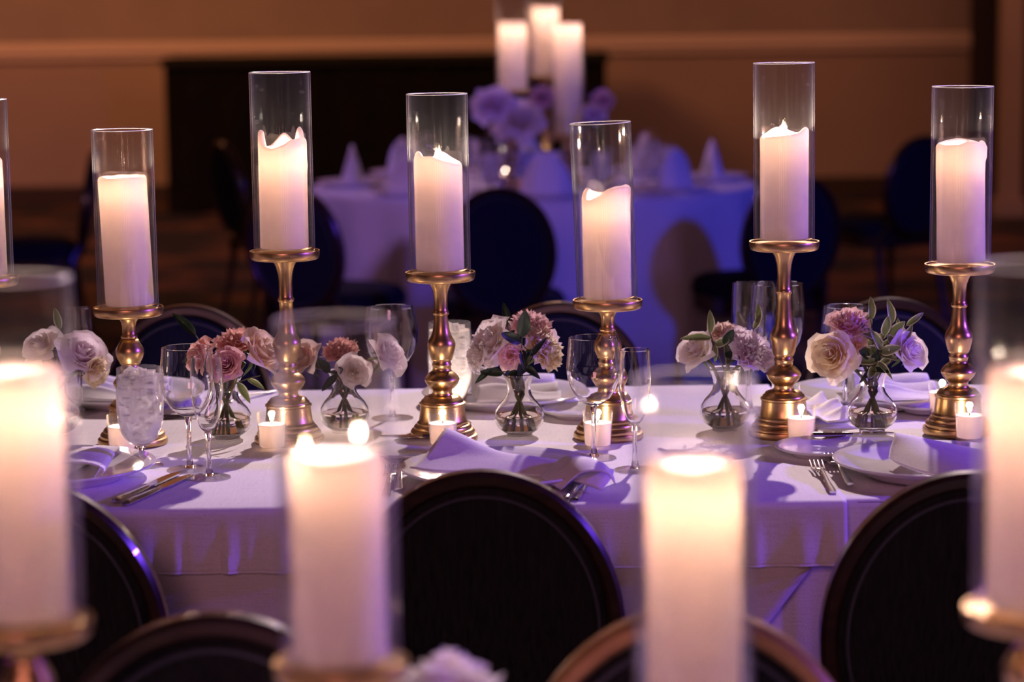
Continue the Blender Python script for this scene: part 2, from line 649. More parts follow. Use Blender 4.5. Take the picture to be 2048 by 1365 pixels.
# long black draped counter against the back wall
bx0, bx1 = PY(330, 200, 17.2).x, PY(1212, 200, 17.2).x
zt = PY(700, 112, 17.2).z
bar = thing('draped_counter', 'long black draped buffet counter against the tan back wall', 'counter', ((bx0 + bx1) / 2, 17.2, 0))
hw = (bx1 - bx0) / 2
rows = []
for z in (0.0, zt * .5, zt - .06):
    rows.append([(x, -0.02 * math.sin(x * 22) * (1.2 - z) + (0.0), z) for x in [(-hw + 2 * hw * k / 120) for k in range(121)]])
MB().grid(rows).build('drape', BLACK, bar)
MB().box((-hw, 0.01, 0), (hw, 0.6, zt - .061)).build('body', BLACK, bar, smooth=False)
MB().box((-hw - .02, -.04, zt - .06), (hw + .02, .64, zt)).build('top', DARKOLIVE, bar, smooth=False)

# ------------------------------------------------------------------ tables and cloths
NEAR, FAR = 3.435, 4.485


def table(label, x0, x1, y0, y1, z=T):
    t = thing('banquet_table', label, 'table', ((x0 + x1) / 2, (y0 + y1) / 2, 0))
    hx, hy = (x1 - x0) / 2, (y1 - y0) / 2
    MB().box((-hx, -hy, z - .03), (hx, hy, z - .006)).build('tabletop', WOOD, t, smooth=False)
    for sx in (-1, 1):
        for sy in (-1, 1):
            x, y = sx * (hx - .12), sy * (hy - .12)
            MB().lathe([(.016, 0), (.016, z - .031)], 10, (x, y, 0), True, True).build('leg', STEEL, t)
    return t


def wr_(x, s, seed=0.0):
    return noise.noise(Vector((x * s, seed, 0.3)))


def cloth(x0, x1, y0, y1, drop_near, drop_far, z=T, off=0.0, amp=0.012, nx=160, seed=0.0, xr=None, fine=1.0):
    """a cloth over a table: far drop, flat top, rounded edges, near drop with gathers"""
    prof = []     # (y, z, d) d = how far down the near drop
    for k in range(4):
        prof.append((y1 + .012 + off, z - drop_far * (1 - k / 4) - 0.01, 0))
    for k in range(5):
        a = k / 4 * PI / 2
        prof.append((y1 + .012 * math.cos(a) + off, z - .012 + .012 * math.sin(a) + off, 0))
    for k in range(1, 12):
        prof.append((y1 + (y0 - y1) * k / 12, z + off, 0))
    for k in range(5):
        a = PI / 2 + k / 4 * PI / 2
        prof.append((y0 + .012 * math.cos(a) - off, z - .012 + .012 * math.sin(a) + off, 0))
    nd = 14
    for k in range(1, nd + 1):
        prof.append((y0 - .012 - off, z - .012 - drop_near * (k / nd), k / nd))
    rows = []
    for i in range(nx + 1):
        u = i / nx
        row = []
        for (y, zz, d) in prof:
            dd = d * drop_near
            xe = x1 if xr is None else xr(dd)
            x = x0 + (xe - x0) * u
            if d > 0:
                f = min(1.0, dd / .06)
                g = wr_(x, 9 * fine, seed) + .7 * wr_(x, 23 * fine, seed + 5)
                gate = .35 + 0.65 * max(0, min(1, .5 + 1.4 * wr_(x, 2.1, seed + 9)))
                y2 = y - abs(amp * g * f * gate) - .004 * f
                row.append((x, y2, zz + .002 * wr_(x, 6, seed + 3) * d))
            else:
                row.append((x, y, zz + (.0006 * noise.noise(Vector((x * 5, y * 5, seed))) if abs(zz - z - off) < 1e-6 else 0)))
        rows.append(row)
    return MB().grid(rows)


SEAM = P(1690, 1000, T).x
table('long table under the white cloth carrying the middle candlestick row', -2.3, SEAM - .02, NEAR + .02, FAR - .02)
table('second table under white cloth, end to end with the long one', SEAM + .02, 1.9, NEAR + .02, FAR - .02)
o = solidify(cloth(-2.35, SEAM - .035, NEAR, FAR, 0.255, 0.2, amp=.004, seed=2.0, xr=lambda d: SEAM - .035 - max(0, min(d, .2) - .06) * .75).build('tablecloth', LINEN2))
tag(o, 'white under cloth of the long table, its corner hanging in a slant', 'tablecloth')
o = solidify(cloth(-2.3, SEAM, NEAR, FAR, 0.078, 0.1, off=.0022, amp=.010, seed=7.0, nx=420, fine=2.0).build('table_overlay', LINEN))
hem = [v.co.copy() for v in o.data.vertices if v.co.z < T - .088]
hem = [v for v in hem if v.y < NEAR]
hem.sort(key=lambda v: v.x)
MB().tube([v + Vector((0, -.001, 0)) for v in hem], .0018, 6).build('hem', LINEN, o)
tag(o, 'short white linen overlay topping the long table, gathered at its hem', 'tablecloth')
o = solidify(cloth(SEAM - .20, 1.95, NEAR + .030, FAR, 0.25, 0.2, z=T - .0026, off=0, amp=.01, seed=12.0).build('tablecloth', LINEN))
tag(o, 'white cloth of the second table, right of the overlay edge', 'tablecloth')
TT = T + .0024    # top of the overlay


def on(px, py):
    p = P(px, py, TT)
    return Vector((p.x, p.y, TT))


# foreground table
table('table of the blurred candle row, just under the frame', -1.3, 1.3, 1.44, 2.3)
o = solidify(cloth(-1.35, 1.35, 1.42, 2.32, 0.3, 0.3, amp=.01, seed=20).build('tablecloth', LINEN))
tag(o, 'white cloth of the table nearest the camera', 'tablecloth')


# ------------------------------------------------------------------ chairs
def ell(a, b, k, n, cz):
    t = 2 * PI * k / n
    return a * math.cos(t), cz + b * math.sin(t)


def make_chair(label, fabric, cat='chair', group='oval back banquet chairs'):
    """faces +Y; the back stands at -Y"""
    t = thing('banquet_chair', label, cat, (0, 0, 0), 0, group)
    a, b, cz, yb, tilt = .196, .235, .630, -.235, math.radians(9)

    def bk(x, y, z):         # tilt the back about its foot
        dz = z - .40
        return (x, yb + y - dz * math.sin(tilt), .40 + dz * math.cos(tilt))
    n = 64
    # frame ring: a rounded rectangular section swept round the oval
    sec = [(-.001, -.012), (.004, -.018), (.016, -.018), (.022, -.010), (.022, .012), (.016, .018), (.004, .018), (-.001, .012)]
    rows = []
    for k in range(n):
        th = 2 * PI * k / n
        nx, nz = math.cos(th) / a, math.sin(th) / b
        L = math.hypot(nx, nz)
        nx, nz = nx / L, nz / L
        x, z = (a - .022) * math.cos(th), cz + (b - .022) * math.sin(th)
        rows.append([bk(x + nx * q, y, z + nz * q) for q, y in sec])
    MB().grid(rows, close_u=True, close_v=True).build('back_frame', WOOD, t, recalc=True)

    def pad(name, y0, dome, mt, s):
        m = MB()
        rings = [1.0, .97, .92, .84, .7, .5, .25, .02]
        rr = []
        for q in rings:
            h = dome * math.sqrt(max(0, 1 - q ** 4))
            rr.append([bk((a - .021) * q * math.cos(2 * PI * k / n), y0 + s * h, cz + (b - .021) * q * math.sin(2 * PI * k / n)) for k in range(n)])
        m.grid(rr, close_u=True)
        m.f.append(tuple(len(m.v) - n + k for k in range(n)))
        m.build(name, mt, t, recalc=True)
    pad('back_pad', .0045, .020, fabric, 1)
    pad('rear_panel', -.0045, .010, fabric, -1)
    for nm, y in (('piping', -.0135), ('piping', .0125)):
        m = MB()
        rr = []
        for k in range(n):
            th = 2 * PI * k / n
            x, z = (a - .036) * math.cos(th), cz + (b - .036) * math.sin(th)
            rr.append([bk(x + .0035 * math.cos(q) * math.cos(th), y + .0035 * math.sin(q), z + .0035 * math.cos(q) * math.sin(th)) for q in [2 * PI * j / 6 for j in range(6)]])
        m.grid(rr, close_u=True, close_v=True)
        m.build(nm, PIPING, t, recalc=True)
    # posts from the oval down to the seat
    for sx in (-1, 1):
        MB().tube([bk(sx * .13, 0, .462), (sx * .155, -.205, .40), (sx * .165, -.20, .35)], [.015, .016, .018], 8).build('post', WOOD, t)
    # seat: rounded square cushion and rail
    def sq(r, k, m=48):
        th = 2 * PI * k / m
        e = .55
        c, s = math.cos(th), math.sin(th)
        return r * math.copysign(abs(c) ** e, c), r * math.copysign(abs(s) ** e, s)
    m = MB()
    rr = []
    for q, z in ((1.0, .405), (1.02, .425), (1.0, .445), (.93, .462), (.75, .474), (.4, .482), (.02, .484)):
        rr.append([(sq(.225 * q, k)[0], sq(.215 * q, k)[1] + .0, z) for k in range(48)])
    m.grid(rr, close_u=True)
    m.f.append(tuple(range(48))[::-1])
    m.build('seat', fabric, t, recalc=True)
    m = MB()
    rr = [[(sq(.22 * q, k)[0], sq(.21 * q, k)[1], z) for k in range(48)] for q, z in ((.9, .345), (1, .35), (1, .404), (.9, .4045))]
    m.grid(rr, close_u=True)
    m.build('seat_rail', WOOD, t, recalc=True)
    for sx in (-1, 1):
        MB().lathe([(.012, 0), (.014, .02), (.011, .04), (.015, .2), (.021, .31), (.017, .32), (.022, .335), (.022, .352)], 12, (sx * .19, .18, 0), True, True).build('leg', WOOD, t)
        MB().tube([(sx * .17, -.265, 0), (sx * .168, -.215, .2), (sx * .165, -.19, .36)], [.011, .015, .02], 8).build('leg', WOOD, t)
    return t


def chair_at(src, px, py, rz, label, group, ztop=.865, first=False):
    p = P(px, py, ztop)
    # the crown of the back is 0.31 behind the chair's middle
    off = Vector((math.sin(rz) * -1 * -.31, math.cos(rz) * .31, 0))
    loc = Vector((p.x, p.y, 0)) + Vector((-math.sin(rz) * .31, math.cos(rz) * .31, 0))
    if first:
        src.location = loc
        src.rotation_euler = (0, 0, rz)
        return src
    return dup(src, loc, rz, label, group)


G_NEAR = 'chairs along the near side of the long table'
ch = make_chair('black oval back chair in mid view, pushed up to the white overlay', FABRIC, group=G_NEAR)
chair_at(ch, 960, 933, 0, None, None, first=True)
chair_at(ch, 28, 952, 0, 'black oval back chair half hidden by the leftmost blurred candle', G_NEAR)
chair_at(ch, 1945, 936, 0, 'black oval back chair before the plate with two forks, at the frame edge', G_NEAR)
G_FORE = 'chairs of the table nearest the camera'
chair_at(ch, 425, 1214, PI + .03, 'dark oval back chair low in front, brown rim, between two blurred candles', G_FORE)
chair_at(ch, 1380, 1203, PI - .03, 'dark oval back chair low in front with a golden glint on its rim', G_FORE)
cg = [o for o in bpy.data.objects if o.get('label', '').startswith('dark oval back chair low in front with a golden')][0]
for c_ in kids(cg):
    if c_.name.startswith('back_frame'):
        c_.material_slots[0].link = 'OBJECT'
        c_.material_slots[0].material = GLINTWOOD
G_FARS = 'navy chairs along the far side of the long table'
nv = make_chair('navy oval chair with brown frame behind the pink bouquet in vase', NAVY, group=G_FARS)
chair_at(nv, 372, 604, PI, None, None, first=True)
chair_at(nv, 1118, 598, PI, 'navy oval chair with brown frame behind the shortest hurricane and wine glass', G_FARS)
chair_at(nv, 1780, 590, PI, 'navy oval chair with brown frame behind the variegated leaf bouquet', G_FARS)
G_RT = 'navy chairs round the far table'
chair_at(nv, 575, 366, -.45, 'navy chair behind the second tallest hurricane, at the round table', G_RT)
chair_at(nv, 998, 371, 0, 'navy chair standing before the round table, in mid view', G_RT)
chair_at(nv, 1592, 346, .35, 'navy chair at the round table, behind the tallest hurricane glass', G_RT)
chair_at(nv, 440, 280, -1.1, 'tall dark navy chair left of the round table, before the black counter', G_RT)
chair_at(nv, 1850, 268, .5, 'dark chair standing alone before the tan wall at the right', 'lone chairs in the dim room')
chair_at(nv, 190, 298, PI / 2 + .1, 'dark chair seen edge on before the tan wall at the left', 'lone chairs in the dim room')


# ------------------------------------------------------------------ candlesticks, hurricanes, pillar candles
def smooth_prof(prof, n=3):
    return prof


def candlestick(label, x, y, H, group, seg=48, z=TT):
    t = thing('candlestick', label, 'candlestick', (x, y, z), 0, group)
    base = [(.0560, 0), (.0575, .002), (.0580, .006), (.0570, .011), (.0530, .0125), (.0525, .015), (.0535, .017), (.0515, .0205), (.0475, .0215), (.0480, .025), (.0455, .028), (.0425, .029),
            (.0425, .032), (.0405, .0335), (.0392, .036), (.0375, .050), (.0366, .060), (.0385, .0615), (.0385, .0645), (.0350, .066), (.0345, .069), (.0320, .0705), (.0300, .074), (.0240, .0765), (.0175, .0780), (.0170, .080)]
    MB().lathe(base, seg, cap0=True, cap1=True).build('base', GOLD, t, sharp=50)
    k = (H - .225 + .0) 
    zp = .152 + max(0, .12 * (H - .235))           # where the pear is fullest
    zr = H - .070 - max(0, (H - .28) * .35)        # the collar below the tray
    if H < .25:
        zr = H - .052
    stem = [(.0165, .0795), (.0160, .084), (.0172, .0875), (.0200, .089), (.0255, .095), (.0282, .1005), (.0290, .1035), (.0288, .1045), (.0270, .108), (.0235, .1125), (.0185, .1165), (.0165, .1175),
            (.0155, .1195), (.0150, .125), (.0162, .1265), (.0162, .1295), (.0148, .131), (.0148, .1345), (.0172, .136), (.0172, .1385), (.0185, .140)]
    for q, r in ((0, .0215), (.25, .0233), (.45, .0228), (.62, .0205), (.8, .0172), (1, .0148)):
        stem.append((r, zp - .006 + q * .030))
    z0 = zp + .024
    for q, r in ((.25, .0133), (.5, .0123), (.75, .0117), (.96, .0114)):
        stem.append((r, z0 + (zr - z0) * q))
    stem += [(.0130, zr), (.0138, zr + .002), (.0136, zr + .004), (.0122, zr + .0055), (.0112, zr + .010)]
    zt_ = H - .0145
    for q, r in ((.35, .0112), (.6, .0125), (.8, .0155), (.92, .0190), (1, .0205)):
        stem.append((r, zr + .010 + (zt_ - zr - .010) * q))
    MB().lathe(stem, seg, cap0=True, cap1=True).build('stem', GOLD, t, sharp=50)
    tray = [(.0100, zt_ + .001), (.0200, zt_), (.0530, zt_), (.0555, zt_ + .0015), (.0570, zt_ + .006), (.0578, H - .001), (.0574, H), (.0553, H - .0002), (.0548, H - .0035), (.0100, H - .0042)]
    MB().lathe(tray, seg, cap0=True, cap1=True).build('tray', GOLD, t, sharp=50)
    return t


def hurricane(label, p, group, r=.05, h=.295, tilt=(0, 0), m=None, seg=64):
    prof = [(.002, 0), (r - .004, 0), (r - .001, .001), (r, .004), (r, h - .001), (r - .0008, h), (r - .0022, h), (r - .003, h - .001), (r - .003, .010), (r - .006, .0075), (.002, .007)]
    o = MB().lathe(prof, seg, cap0=True, cap1=True).build('hurricane_glass', m or HURR, None, sharp=15, loc=p, recalc=True)
    o.rotation_euler = (tilt[0], tilt[1], 0)
    m2 = MB()
    m2.grid([[((r - .0015 + .0017 * math.cos(q)) * math.cos(2 * PI * k / seg), (r - .0015 + .0017 * math.cos(q)) * math.sin(2 * PI * k / seg), h + .0009 * math.sin(q)) for q in [2 * PI * j / 6 for j in range(6)]] for k in range(seg)], close_u=True, close_v=True)
    m2.build('rim', RIMG, o, recalc=True)
    return tag(o, label, 'glass cylinder', group)


def ang(d):
    return math.radians(d)


def pillar(label, p, h, rim, group, r=.0395, well=.05, tilt=(0, 0), flame=True, fxy=(0, 0), power=1.30, drips=(), seg=72, flame_z=None):
    """rim: list of (angle deg, extra height, width deg): 270 faces the camera, 0 is to the right"""
    t = thing('pillar_candle', label, 'candle', p, 0, group)
    t.rotation_euler = (tilt[0], tilt[1], 0)

    def rimh(th):
        z = h
        for a, e, wd in rim:
            d = (math.degrees(th) - a + 180) % 360 - 180
            z += e * math.exp(-(d / wd) ** 2)
        z += .0012 * noise.noise(Vector((math.cos(th) * 3, math.sin(th) * 3, h * 50)))
        return z
    zf = h - well
    rows = []
    levels = [(1 - .0015 / r, 0), (1.0, .002)]
    for k in range(seg):
        th = 2 * PI * k / seg
        c, s = math.cos(th), math.sin(th)
        H = rimh(th)
        col = [(0.001, 0.0), (r - .0015, 0), (r, .002), (r, .03), (r, .06), (r, zf * .75), (r, zf), (r, zf + .02), (r, (zf + H) * .5), (r, H - .012), (r, H - .006), (r - .0008, H - .003), (r - .003, H - .0005), (r - .005, H),
               (r - .0075, H - .001), (r - .010, H - .004), (r - .0125, zf + (H - zf) * .55), (r - .0165, zf + .014), (r - .021, zf + .004), (r - .028, zf + .001), (.001, zf)]
        row = []
        for q, z in col:
            dr = 0.0
            for a, zc, amp, wa, wz in drips:
                d = (math.degrees(th) - a + 180) % 360 - 180
                if q > r - .004:
                    dr += amp * math.exp(-(d / wa) ** 2) * math.exp(-((z - (H - zc)) / wz) ** 2)
            if z > .03 and q > r - .001:
                dr += .0006 * noise.noise(Vector((c * 2, s * 2, z * 30 + h * 9)))
            row.append(((q + dr) * c, (q + dr) * s, z))
        rows.append(row)
    m = MB().grid(rows, close_v=True)
    nc = len(rows[0])
    m.build('wax', WAX, t, sharp=None, recalc=True)
    fx, fy = fxy
    wt_ = (flame_z if flame_z is not None else zf + .011) + .002
    MB().tube([(fx, fy, zf - .001), (fx + .001, fy, (zf + wt_) * .5), (fx + .003, fy, wt_)], [.0012, .0011, .0008], 6).build('wick', WICK, t)
    if flame:
        fz = flame_z if flame_z is not None else zf + .011
        flame_mesh(t, fx + .002, fy, fz, .026, power)
    return t


def flame_mesh(t, x, y, z, L, power, rr=.0048):
    prof = [(.0003, 0)]
    for q, k in ((.08, .55), (.2, .9), (.33, 1), (.5, .82), (.68, .5), (.84, .22), (1, .03)):
        prof.append((rr * k, L * q))
    MB().lathe(prof, 14, (x, y, z), True, True).build('flame', FLAME, t)
    d = bpy.data.lights.new('flame_light', 'POINT')
    d.energy = power
    d.color = (1.0, 0.79, 0.65)
    d.shadow_soft_size = .006
    lo = bpy.data.objects.new('flame_light', d)
    C.objects.link(lo)
    lo.parent = t
    lo.location = (x, y, z + L * .42)


G1, G2, G3 = 'gold candlesticks of the middle row', 'hurricane glasses of the middle row', 'pillar candles of the middle row'
#  name, stem x pixel, base axis y pixel, height, candle height, rim, tilt of glass, tilt of candle, extras
MID = [
    (-19, 892, .282, .187, [(330, .012, 18), (20, .004, 25), (250, -.004, 60)], 0, -.4, dict(drips=[(325, .006, .004, 20, .006)]),
     ('gold candlestick at the left frame edge, hidden behind a blurred candle', 'hurricane glass cut by the left frame edge', 'candle cut by the frame edge, with one tall drip')),
    (266, 889, .230, .212, [(270, -.0015, 70)], -.1, -1.7, dict(well=.052, flame_z=.176),
     ('short gold candlestick behind the frosty water goblet', 'hurricane glass over the flat topped leaning candle', 'flat topped ivory candle leaning to one side, little burned')),
    (579, 885, .320, .165, [(190, .029, 22), (350, .016, 40), (90, .022, 25), (40, .028, 12), (300, .010, 30)], -.2, .2, dict(drips=[(352, .022, .004, 18, .006), (345, .045, .003, 14, .005)]),
     ('tall gold candlestick with a blurred candle in front of its foot', 'hurricane glass around the candle with a peaked horn of wax', 'ivory candle with a pointed horn of wax on one rim')),
    (886, 882, .282, .178, [(205, .016, 18), (250, .010, 30), (345, -.005, 30), (80, .012, 28)], -.2, -.3, dict(fxy=(-.004, 0), flame_z=.172),
     ('gold candlestick with a votive right before its bell foot', 'hurricane glass before the gap of the round table cloth', 'ivory candle with sunken wavy rim and flame tip showing')),
    (1217, 877, .232, .170, [(335, .016, 48), (205, -.008, 40), (280, .008, 30), (60, .004, 40), (150, .010, 25)], -2.0, -.5, dict(drips=[(345, .008, .0015, 30, .006)]),
     ('short gold candlestick behind the wine glass and flute', 'leaning hurricane glass, shortest stand of the middle row', 'ivory candle whose rim slants up to one side')),
    (1567, 872, .325, .172, [(350, .010, 30), (320, .004, 20), (200, -.004, 50), (100, .010, 30)], -.3, -.1, dict(fxy=(-.001, .004), flame_z=.164),
     ('tallest gold candlestick, votive and bread plate at its foot', 'hurricane glass on the tallest stand, clear flame inside', 'ivory candle with a clearly visible standing flame')),
    (1915, 866, .283, .194, [(290, .006, 26), (340, .004, 20), (240, .0, 20), (90, .006, 50)], .2, -1.2, dict(drips=[(300, .010, .0025, 16, .007), (330, .014, .004, 18, .010), (350, .020, .0045, 16, .010), (260, .016, .002, 14, .008)]),
     ('gold candlestick partly veiled by a blurred glass at the right', 'hurricane glass with a pale glare streak, near the right edge', 'ivory candle with thick scalloped drips round its top')),
]
for px, py, H, hc, rim, tg, tcn, kw, lab in MID:
    p = P(px, py, TT)
    candlestick(lab[0], p.x, p.y, H, G1)
    hurricane(lab[1], (p.x, p.y, TT + H - .0041), G2, tilt=(0, ang(tg) if abs(tg) > 1 else ang(tg)))
    lean = tcn
    dxc = math.tan(ang(-lean)) * hc * .5
    pillar(lab[2], (p.x + dxc * (1 if abs(lean) > .8 else 0), p.y, TT + H + .0042), hc, rim, G3, tilt=(0, ang(lean)), **kw)

# foreground row, out of focus
G4, G5, G6 = 'blurred gold candlesticks of the near row', 'blurred hurricane glasses of the near row', 'blurred pillar candles of the near row'
FORE = [
    (48, 1240, 1.99, .210, 'blurred', ('blurred gold candlestick in the bottom left corner', 'blurred hurricane glass at the left edge, glinting rim', 'big blurred candle cut by the left frame edge')),
    (682, 1322, 1.99, .174, 'b', ('blurred gold candlestick under the candle left of the middle chair', 'blurred hurricane glass left of the middle chair', 'big blurred candle left of the black middle chair')),
    (1388, 1440, 1.97, .216, 'b', ('blurred gold candlestick just below the frame, right of the middle chair', 'blurred hurricane glass right of the middle chair', 'big blurred candle right of the black middle chair')),
    (2064, 1215, 1.99, .198, 'b', ('blurred gold candlestick in the bottom right corner', 'blurred hurricane glass at the right edge', 'big blurred candle cut by the right frame edge')),
]
for px, py, yd, hc, _, lab in FORE:
    p = PY(px, py, yd)
    H = p.z - (T + .001)
    candlestick(lab[0], p.x, p.y, max(H, .2), G4, z=T + .001 + min(0, H - .2)) if H >= .2 else candlestick(lab[0], p.x, p.y, .2, G4, z=p.z - .2)
    hurricane(lab[1], (p.x, p.y, p.z - .0041), G5, m=HURRN)
    pillar(lab[2], (p.x, p.y, p.z + .0042), hc, [(200, .004, 40), (330, .003, 40)], G6, well=.055, flame_z=(hc - .012 if px == 682 else None), fxy=((-.028, 0) if px == 682 else (0, 0)), power=(.62 if px == 682 else .72))


# ------------------------------------------------------------------ votives
def votive_mesh(label, p, group):
    t = thing('votive_candle', label, 'votive', p, 0, group)
    h = .062
    prof = [(.001, 0), (.0200, 0), (.0208, .001), (.0212, .004), (.0245, h - .0008), (.0240, h), (.0232, h - .0008), (.0205, .0075), (.018, .006), (.001, .006)]
    MB().lathe(prof, 40, cap0=True, cap1=True).build('glass_cup', VOTG, t, recalc=True)
    wx = [(.001, .0065), (.0185, .0066), (.0202, .008), (.0222, .043), (.0218, .0435), (.017, .0425), (.001, .0422)]
    MB().lathe(wx, 40, cap0=True, cap1=True).build('wax', VWAX, t, recalc=True)
    MB().tube([(0, 0, .042), (.0008, 0, .050)], [.001, .0007], 6).build('wick', WICK, t)
    flame_mesh(t, 0, 0, .0475, .017, .16, .0036)
    return t


GV = 'votive candles among the middle row'
VOT = [(886, 899, 'votive in clear cup before the candlestick with wavy rimmed candle'), (245, 905, 'votive half hidden by the frosty water goblet'), (545, 901, 'votive beside the pink bouquet vase, before the peaked candle stand'),
       (1196, 898, 'votive seen behind the wine glass stem'), (1602, 888, 'votive above the bread plate, at the tallest stand'), (1938, 883, 'votive hazy behind the blurred glass at the right edge'),
       (887, 848, 'votive hidden behind the neck of the wavy candle stand'), (1572, 838, 'votive hidden behind the tallest stand'), (1884, 834, 'votive peeking out behind the right hand stand, beyond the drip candle')]
for px, py, lab in VOT:
    votive_mesh(lab, on(px, py), GV)


# ------------------------------------------------------------------ glasses
def stemglass(name, label, p, outer, foot_r, stem_top, thick=.0011, group=None, cat='glass', seg=48, bm=None):
    """outer: bowl outline from its foot (r,z) up to the lip"""
    t = thing(name, label, cat, p, 0, group)
    inner = [(max(r - thick, .001), z + (thick * 2 if i == 0 else 0)) for i, (r, z) in enumerate(outer)]
    prof = outer + [(outer[-1][0] - thick * .5, outer[-1][1] + .0005)] + inner[::-1]
    MB().lathe(prof, seg, cap0=True, cap1=True).build('bowl', bm or STEMW, t, recalc=True)
    zb, rb = outer[0][1], outer[0][0]
    st = [(foot_r * .25, .0045), (.0060, .009), (.0042, .018), (.0036, stem_top * .45), (.0040, stem_top * .8), (rb, zb - .0002)]
    MB().lathe(st, 20, cap0=True, cap1=True).build('stem', SOLID, t, recalc=True)
    ft = [(.001, 0), (foot_r - .001, 0), (foot_r, .001), (foot_r - .0008, .0022), (foot_r * .6, .0032), (foot_r * .26, .0044), (.001, .0044)]
    MB().lathe(ft, seg, cap0=True, cap1=True).build('foot', SOLID, t, recalc=True)
    return t


WINE = [(.0062, .0855), (.016, .0895), (.0265, .0985), (.0350, .112), (.0405, .128), (.0425, .142), (.0422, .154), (.0410, .168), (.0395, .181), (.0386, .190), (.0383, .1945)]
FLUTE = [(.0062, .073), (.0125, .080), (.0185, .095), (.0225, .114), (.0248, .133), (.0252, .147), (.0247, .162), (.0239, .176), (.0233, .189)]
GOBLET = [(.0085, .033), (.018, .0375), (.027, .047), (.033, .060), (.0362, .078), (.0372, .098), (.0368, .118), (.0355, .138), (.0345, .1575)]
BIG = [(.0062, .095), (.018, .099), (.031, .110), (.041, .126), (.0475, .146), (.049, .162), (.0475, .182), (.0445, .200), (.0425, .2115)]


def ice_fill(t, outline, top):
    pr = [(max(r - .0018, .001), z + .001) for r, z in outline if z < top]
    pr = [(.001, outline[0][1] + .0035)] + [(r, z + (.003 if i == 0 else 0)) for i, (r, z) in enumerate(pr)] + [(pr[-1][0] - .0005, top), (.02, top + .002), (.001, top + .001)]
    rows = []
    MB().lathe(pr, 40, cap0=True, cap1=True).build('ice_water', ICE, t, recalc=True)
    for k in range(5):
        a = k * 1.3
        m = MB().box((-.009, -.009, -.006), (.009, .009, .006))
        o = m.build('ice_cube', ICE, t, smooth=False)
        o.location = (.016 * math.cos(a), .016 * math.sin(a), top + .001)
        o.rotation_euler = (.4 * k, .3 * k, a)


GG = 'stemware on the long table'
t = stemglass('water_goblet', 'frosty goblet of ice water before the short candlestick', on(284, 933), GOBLET, .034, .033, group=GG, bm=ICEG)
ice_fill(t, GOBLET, .146)
t = stemglass('water_goblet', 'goblet of ice water standing behind the wavy candle stand', on(902, 848), GOBLET, .034, .033, group=GG, bm=ICEG)
t.scale = (1.05, 1.05, 1.12)
ice_fill(t, GOBLET, .146)
stemglass('wine_glass', 'empty wine glass beside the frosty goblet, bouquet behind it', on(380, 941), WINE, .036, .085, group=GG)
stemglass('champagne_flute', 'empty champagne flute before the pink bouquet', on(419, 957), FLUTE, .033, .073, group=GG)
stemglass('wine_glass', 'empty wine glass before the short candlestick and votive', on(1188, 918), WINE, .036, .085, group=GG)
stemglass('champagne_flute', 'empty champagne flute next to the blurred candle, right of wine glass', on(1270, 942), FLUTE, .033, .073, group=GG)
stemglass('wine_glass', 'large wine glass half hidden by the blurred hurricane, petal behind', on(785, 838), BIG, .038, .095, group=GG).scale = (.97, .97, .93)
stemglass('champagne_flute', 'far flute rising behind the lilac bouquet', on(1497, 822), FLUTE, .033, .073, group=GG).scale = (1.2, 1.2, 1.2)
stemglass('wine_glass', 'far wine glass behind the tallest candlestick stem', on(1555, 835), WINE, .036, .085, group=GG).scale = (1.12, 1.12, 1.2)
stemglass('wine_glass', 'wine glass behind the variegated bouquet and its vase', on(1690, 836), WINE, .036, .085, group=GG)
stemglass('champagne_flute', 'far flute behind the white rose at the left edge', on(162, 826), FLUTE, .033, .073, group=GG)
stemglass('wine_glass', 'wine glass standing dim beyond the frosty goblet', on(345, 815), WINE, .036, .085, group=GG) if False else None


# ------------------------------------------------------------------ plates, cutlery, napkins
def plate(label, p, r, group, h=.024):
    pr = [(.001, .0045), (r * .45, .0045), (r * .58, .0045), (r * .63, .002), (r * .60, 0), (r * .66, 0), (r * .70, .004), (r * .86, h * .62), (r - .001, h - .002), (r, h), (r - .0015, h + .0015),
          (r * .86, h * .72), (r * .70, .0095), (r * .62, .0072), (.001, .0070)]
    o = MB().lathe(pr, 72, cap0=True, cap1=True).build('plate', CHINA, None, sharp=None, loc=p, recalc=True)
    return tag(o, label, 'plate', group)


GP = 'dinner plates on the long table'
p1 = on(118, 958)
p2 = on(1000, 962)
p3 = on(1862, 948)
q1 = on(258, 806)
q2 = on(1010, 808)
q3 = on(1745, 806)
plate('dinner plate at the left edge, behind the two knives', p1, .150, GP)
plate('dinner plate behind the middle chair, napkin bunched on it', p2, .152, GP)
plate('dinner plate beside the two forks, catching a bright glint', p3, .150, GP)
plate('far dinner plate behind the frosty goblet', q1, .150, GP)
plate('far dinner plate behind the pastel ruffled bouquet', q2, .150, GP)
plate('far dinner plate behind the variegated bouquet', q3, .150, GP)
GB = 'bread plates on the long table'
plate('small bread plate under the tallest stand, butter knife across it', on(1652, 911), .082, GB, .016)
plate('small bread plate behind the middle plate, butter knife across it', on(836, 916), .082, GB, .016)
plate('far bread plate peeking out behind the short stand and its votive', on(1162, 834), .070, GB, .014)
plate('far bread plate beside the drip candle stand', on(1860, 822), .070, GB, .014)


def fork(label, p, rz, group, L=.19):
    m = MB()
    pts = [(0, -L * .5, .004), (0, -L * .42, .004), (0, -L * .2, .007), (0, .02, .013), (0, .035, .011), (0, .045, .008)]
    m.tube(pts, [.0055, .0065, .0042, .0026, .006, .0105], 10, .35)
    for k in range(4):
        x = (k - 1.5) * .0062
        m.tube([(x, .043, .008), (x, .065, .006), (x, L * .5, .013)], [.0020, .0018, .0010], 6, .7)
    o = m.build('fork', STEEL, None, loc=p)
    o.rotation_euler = (0, 0, rz)
    return tag(o, label, 'fork', group)


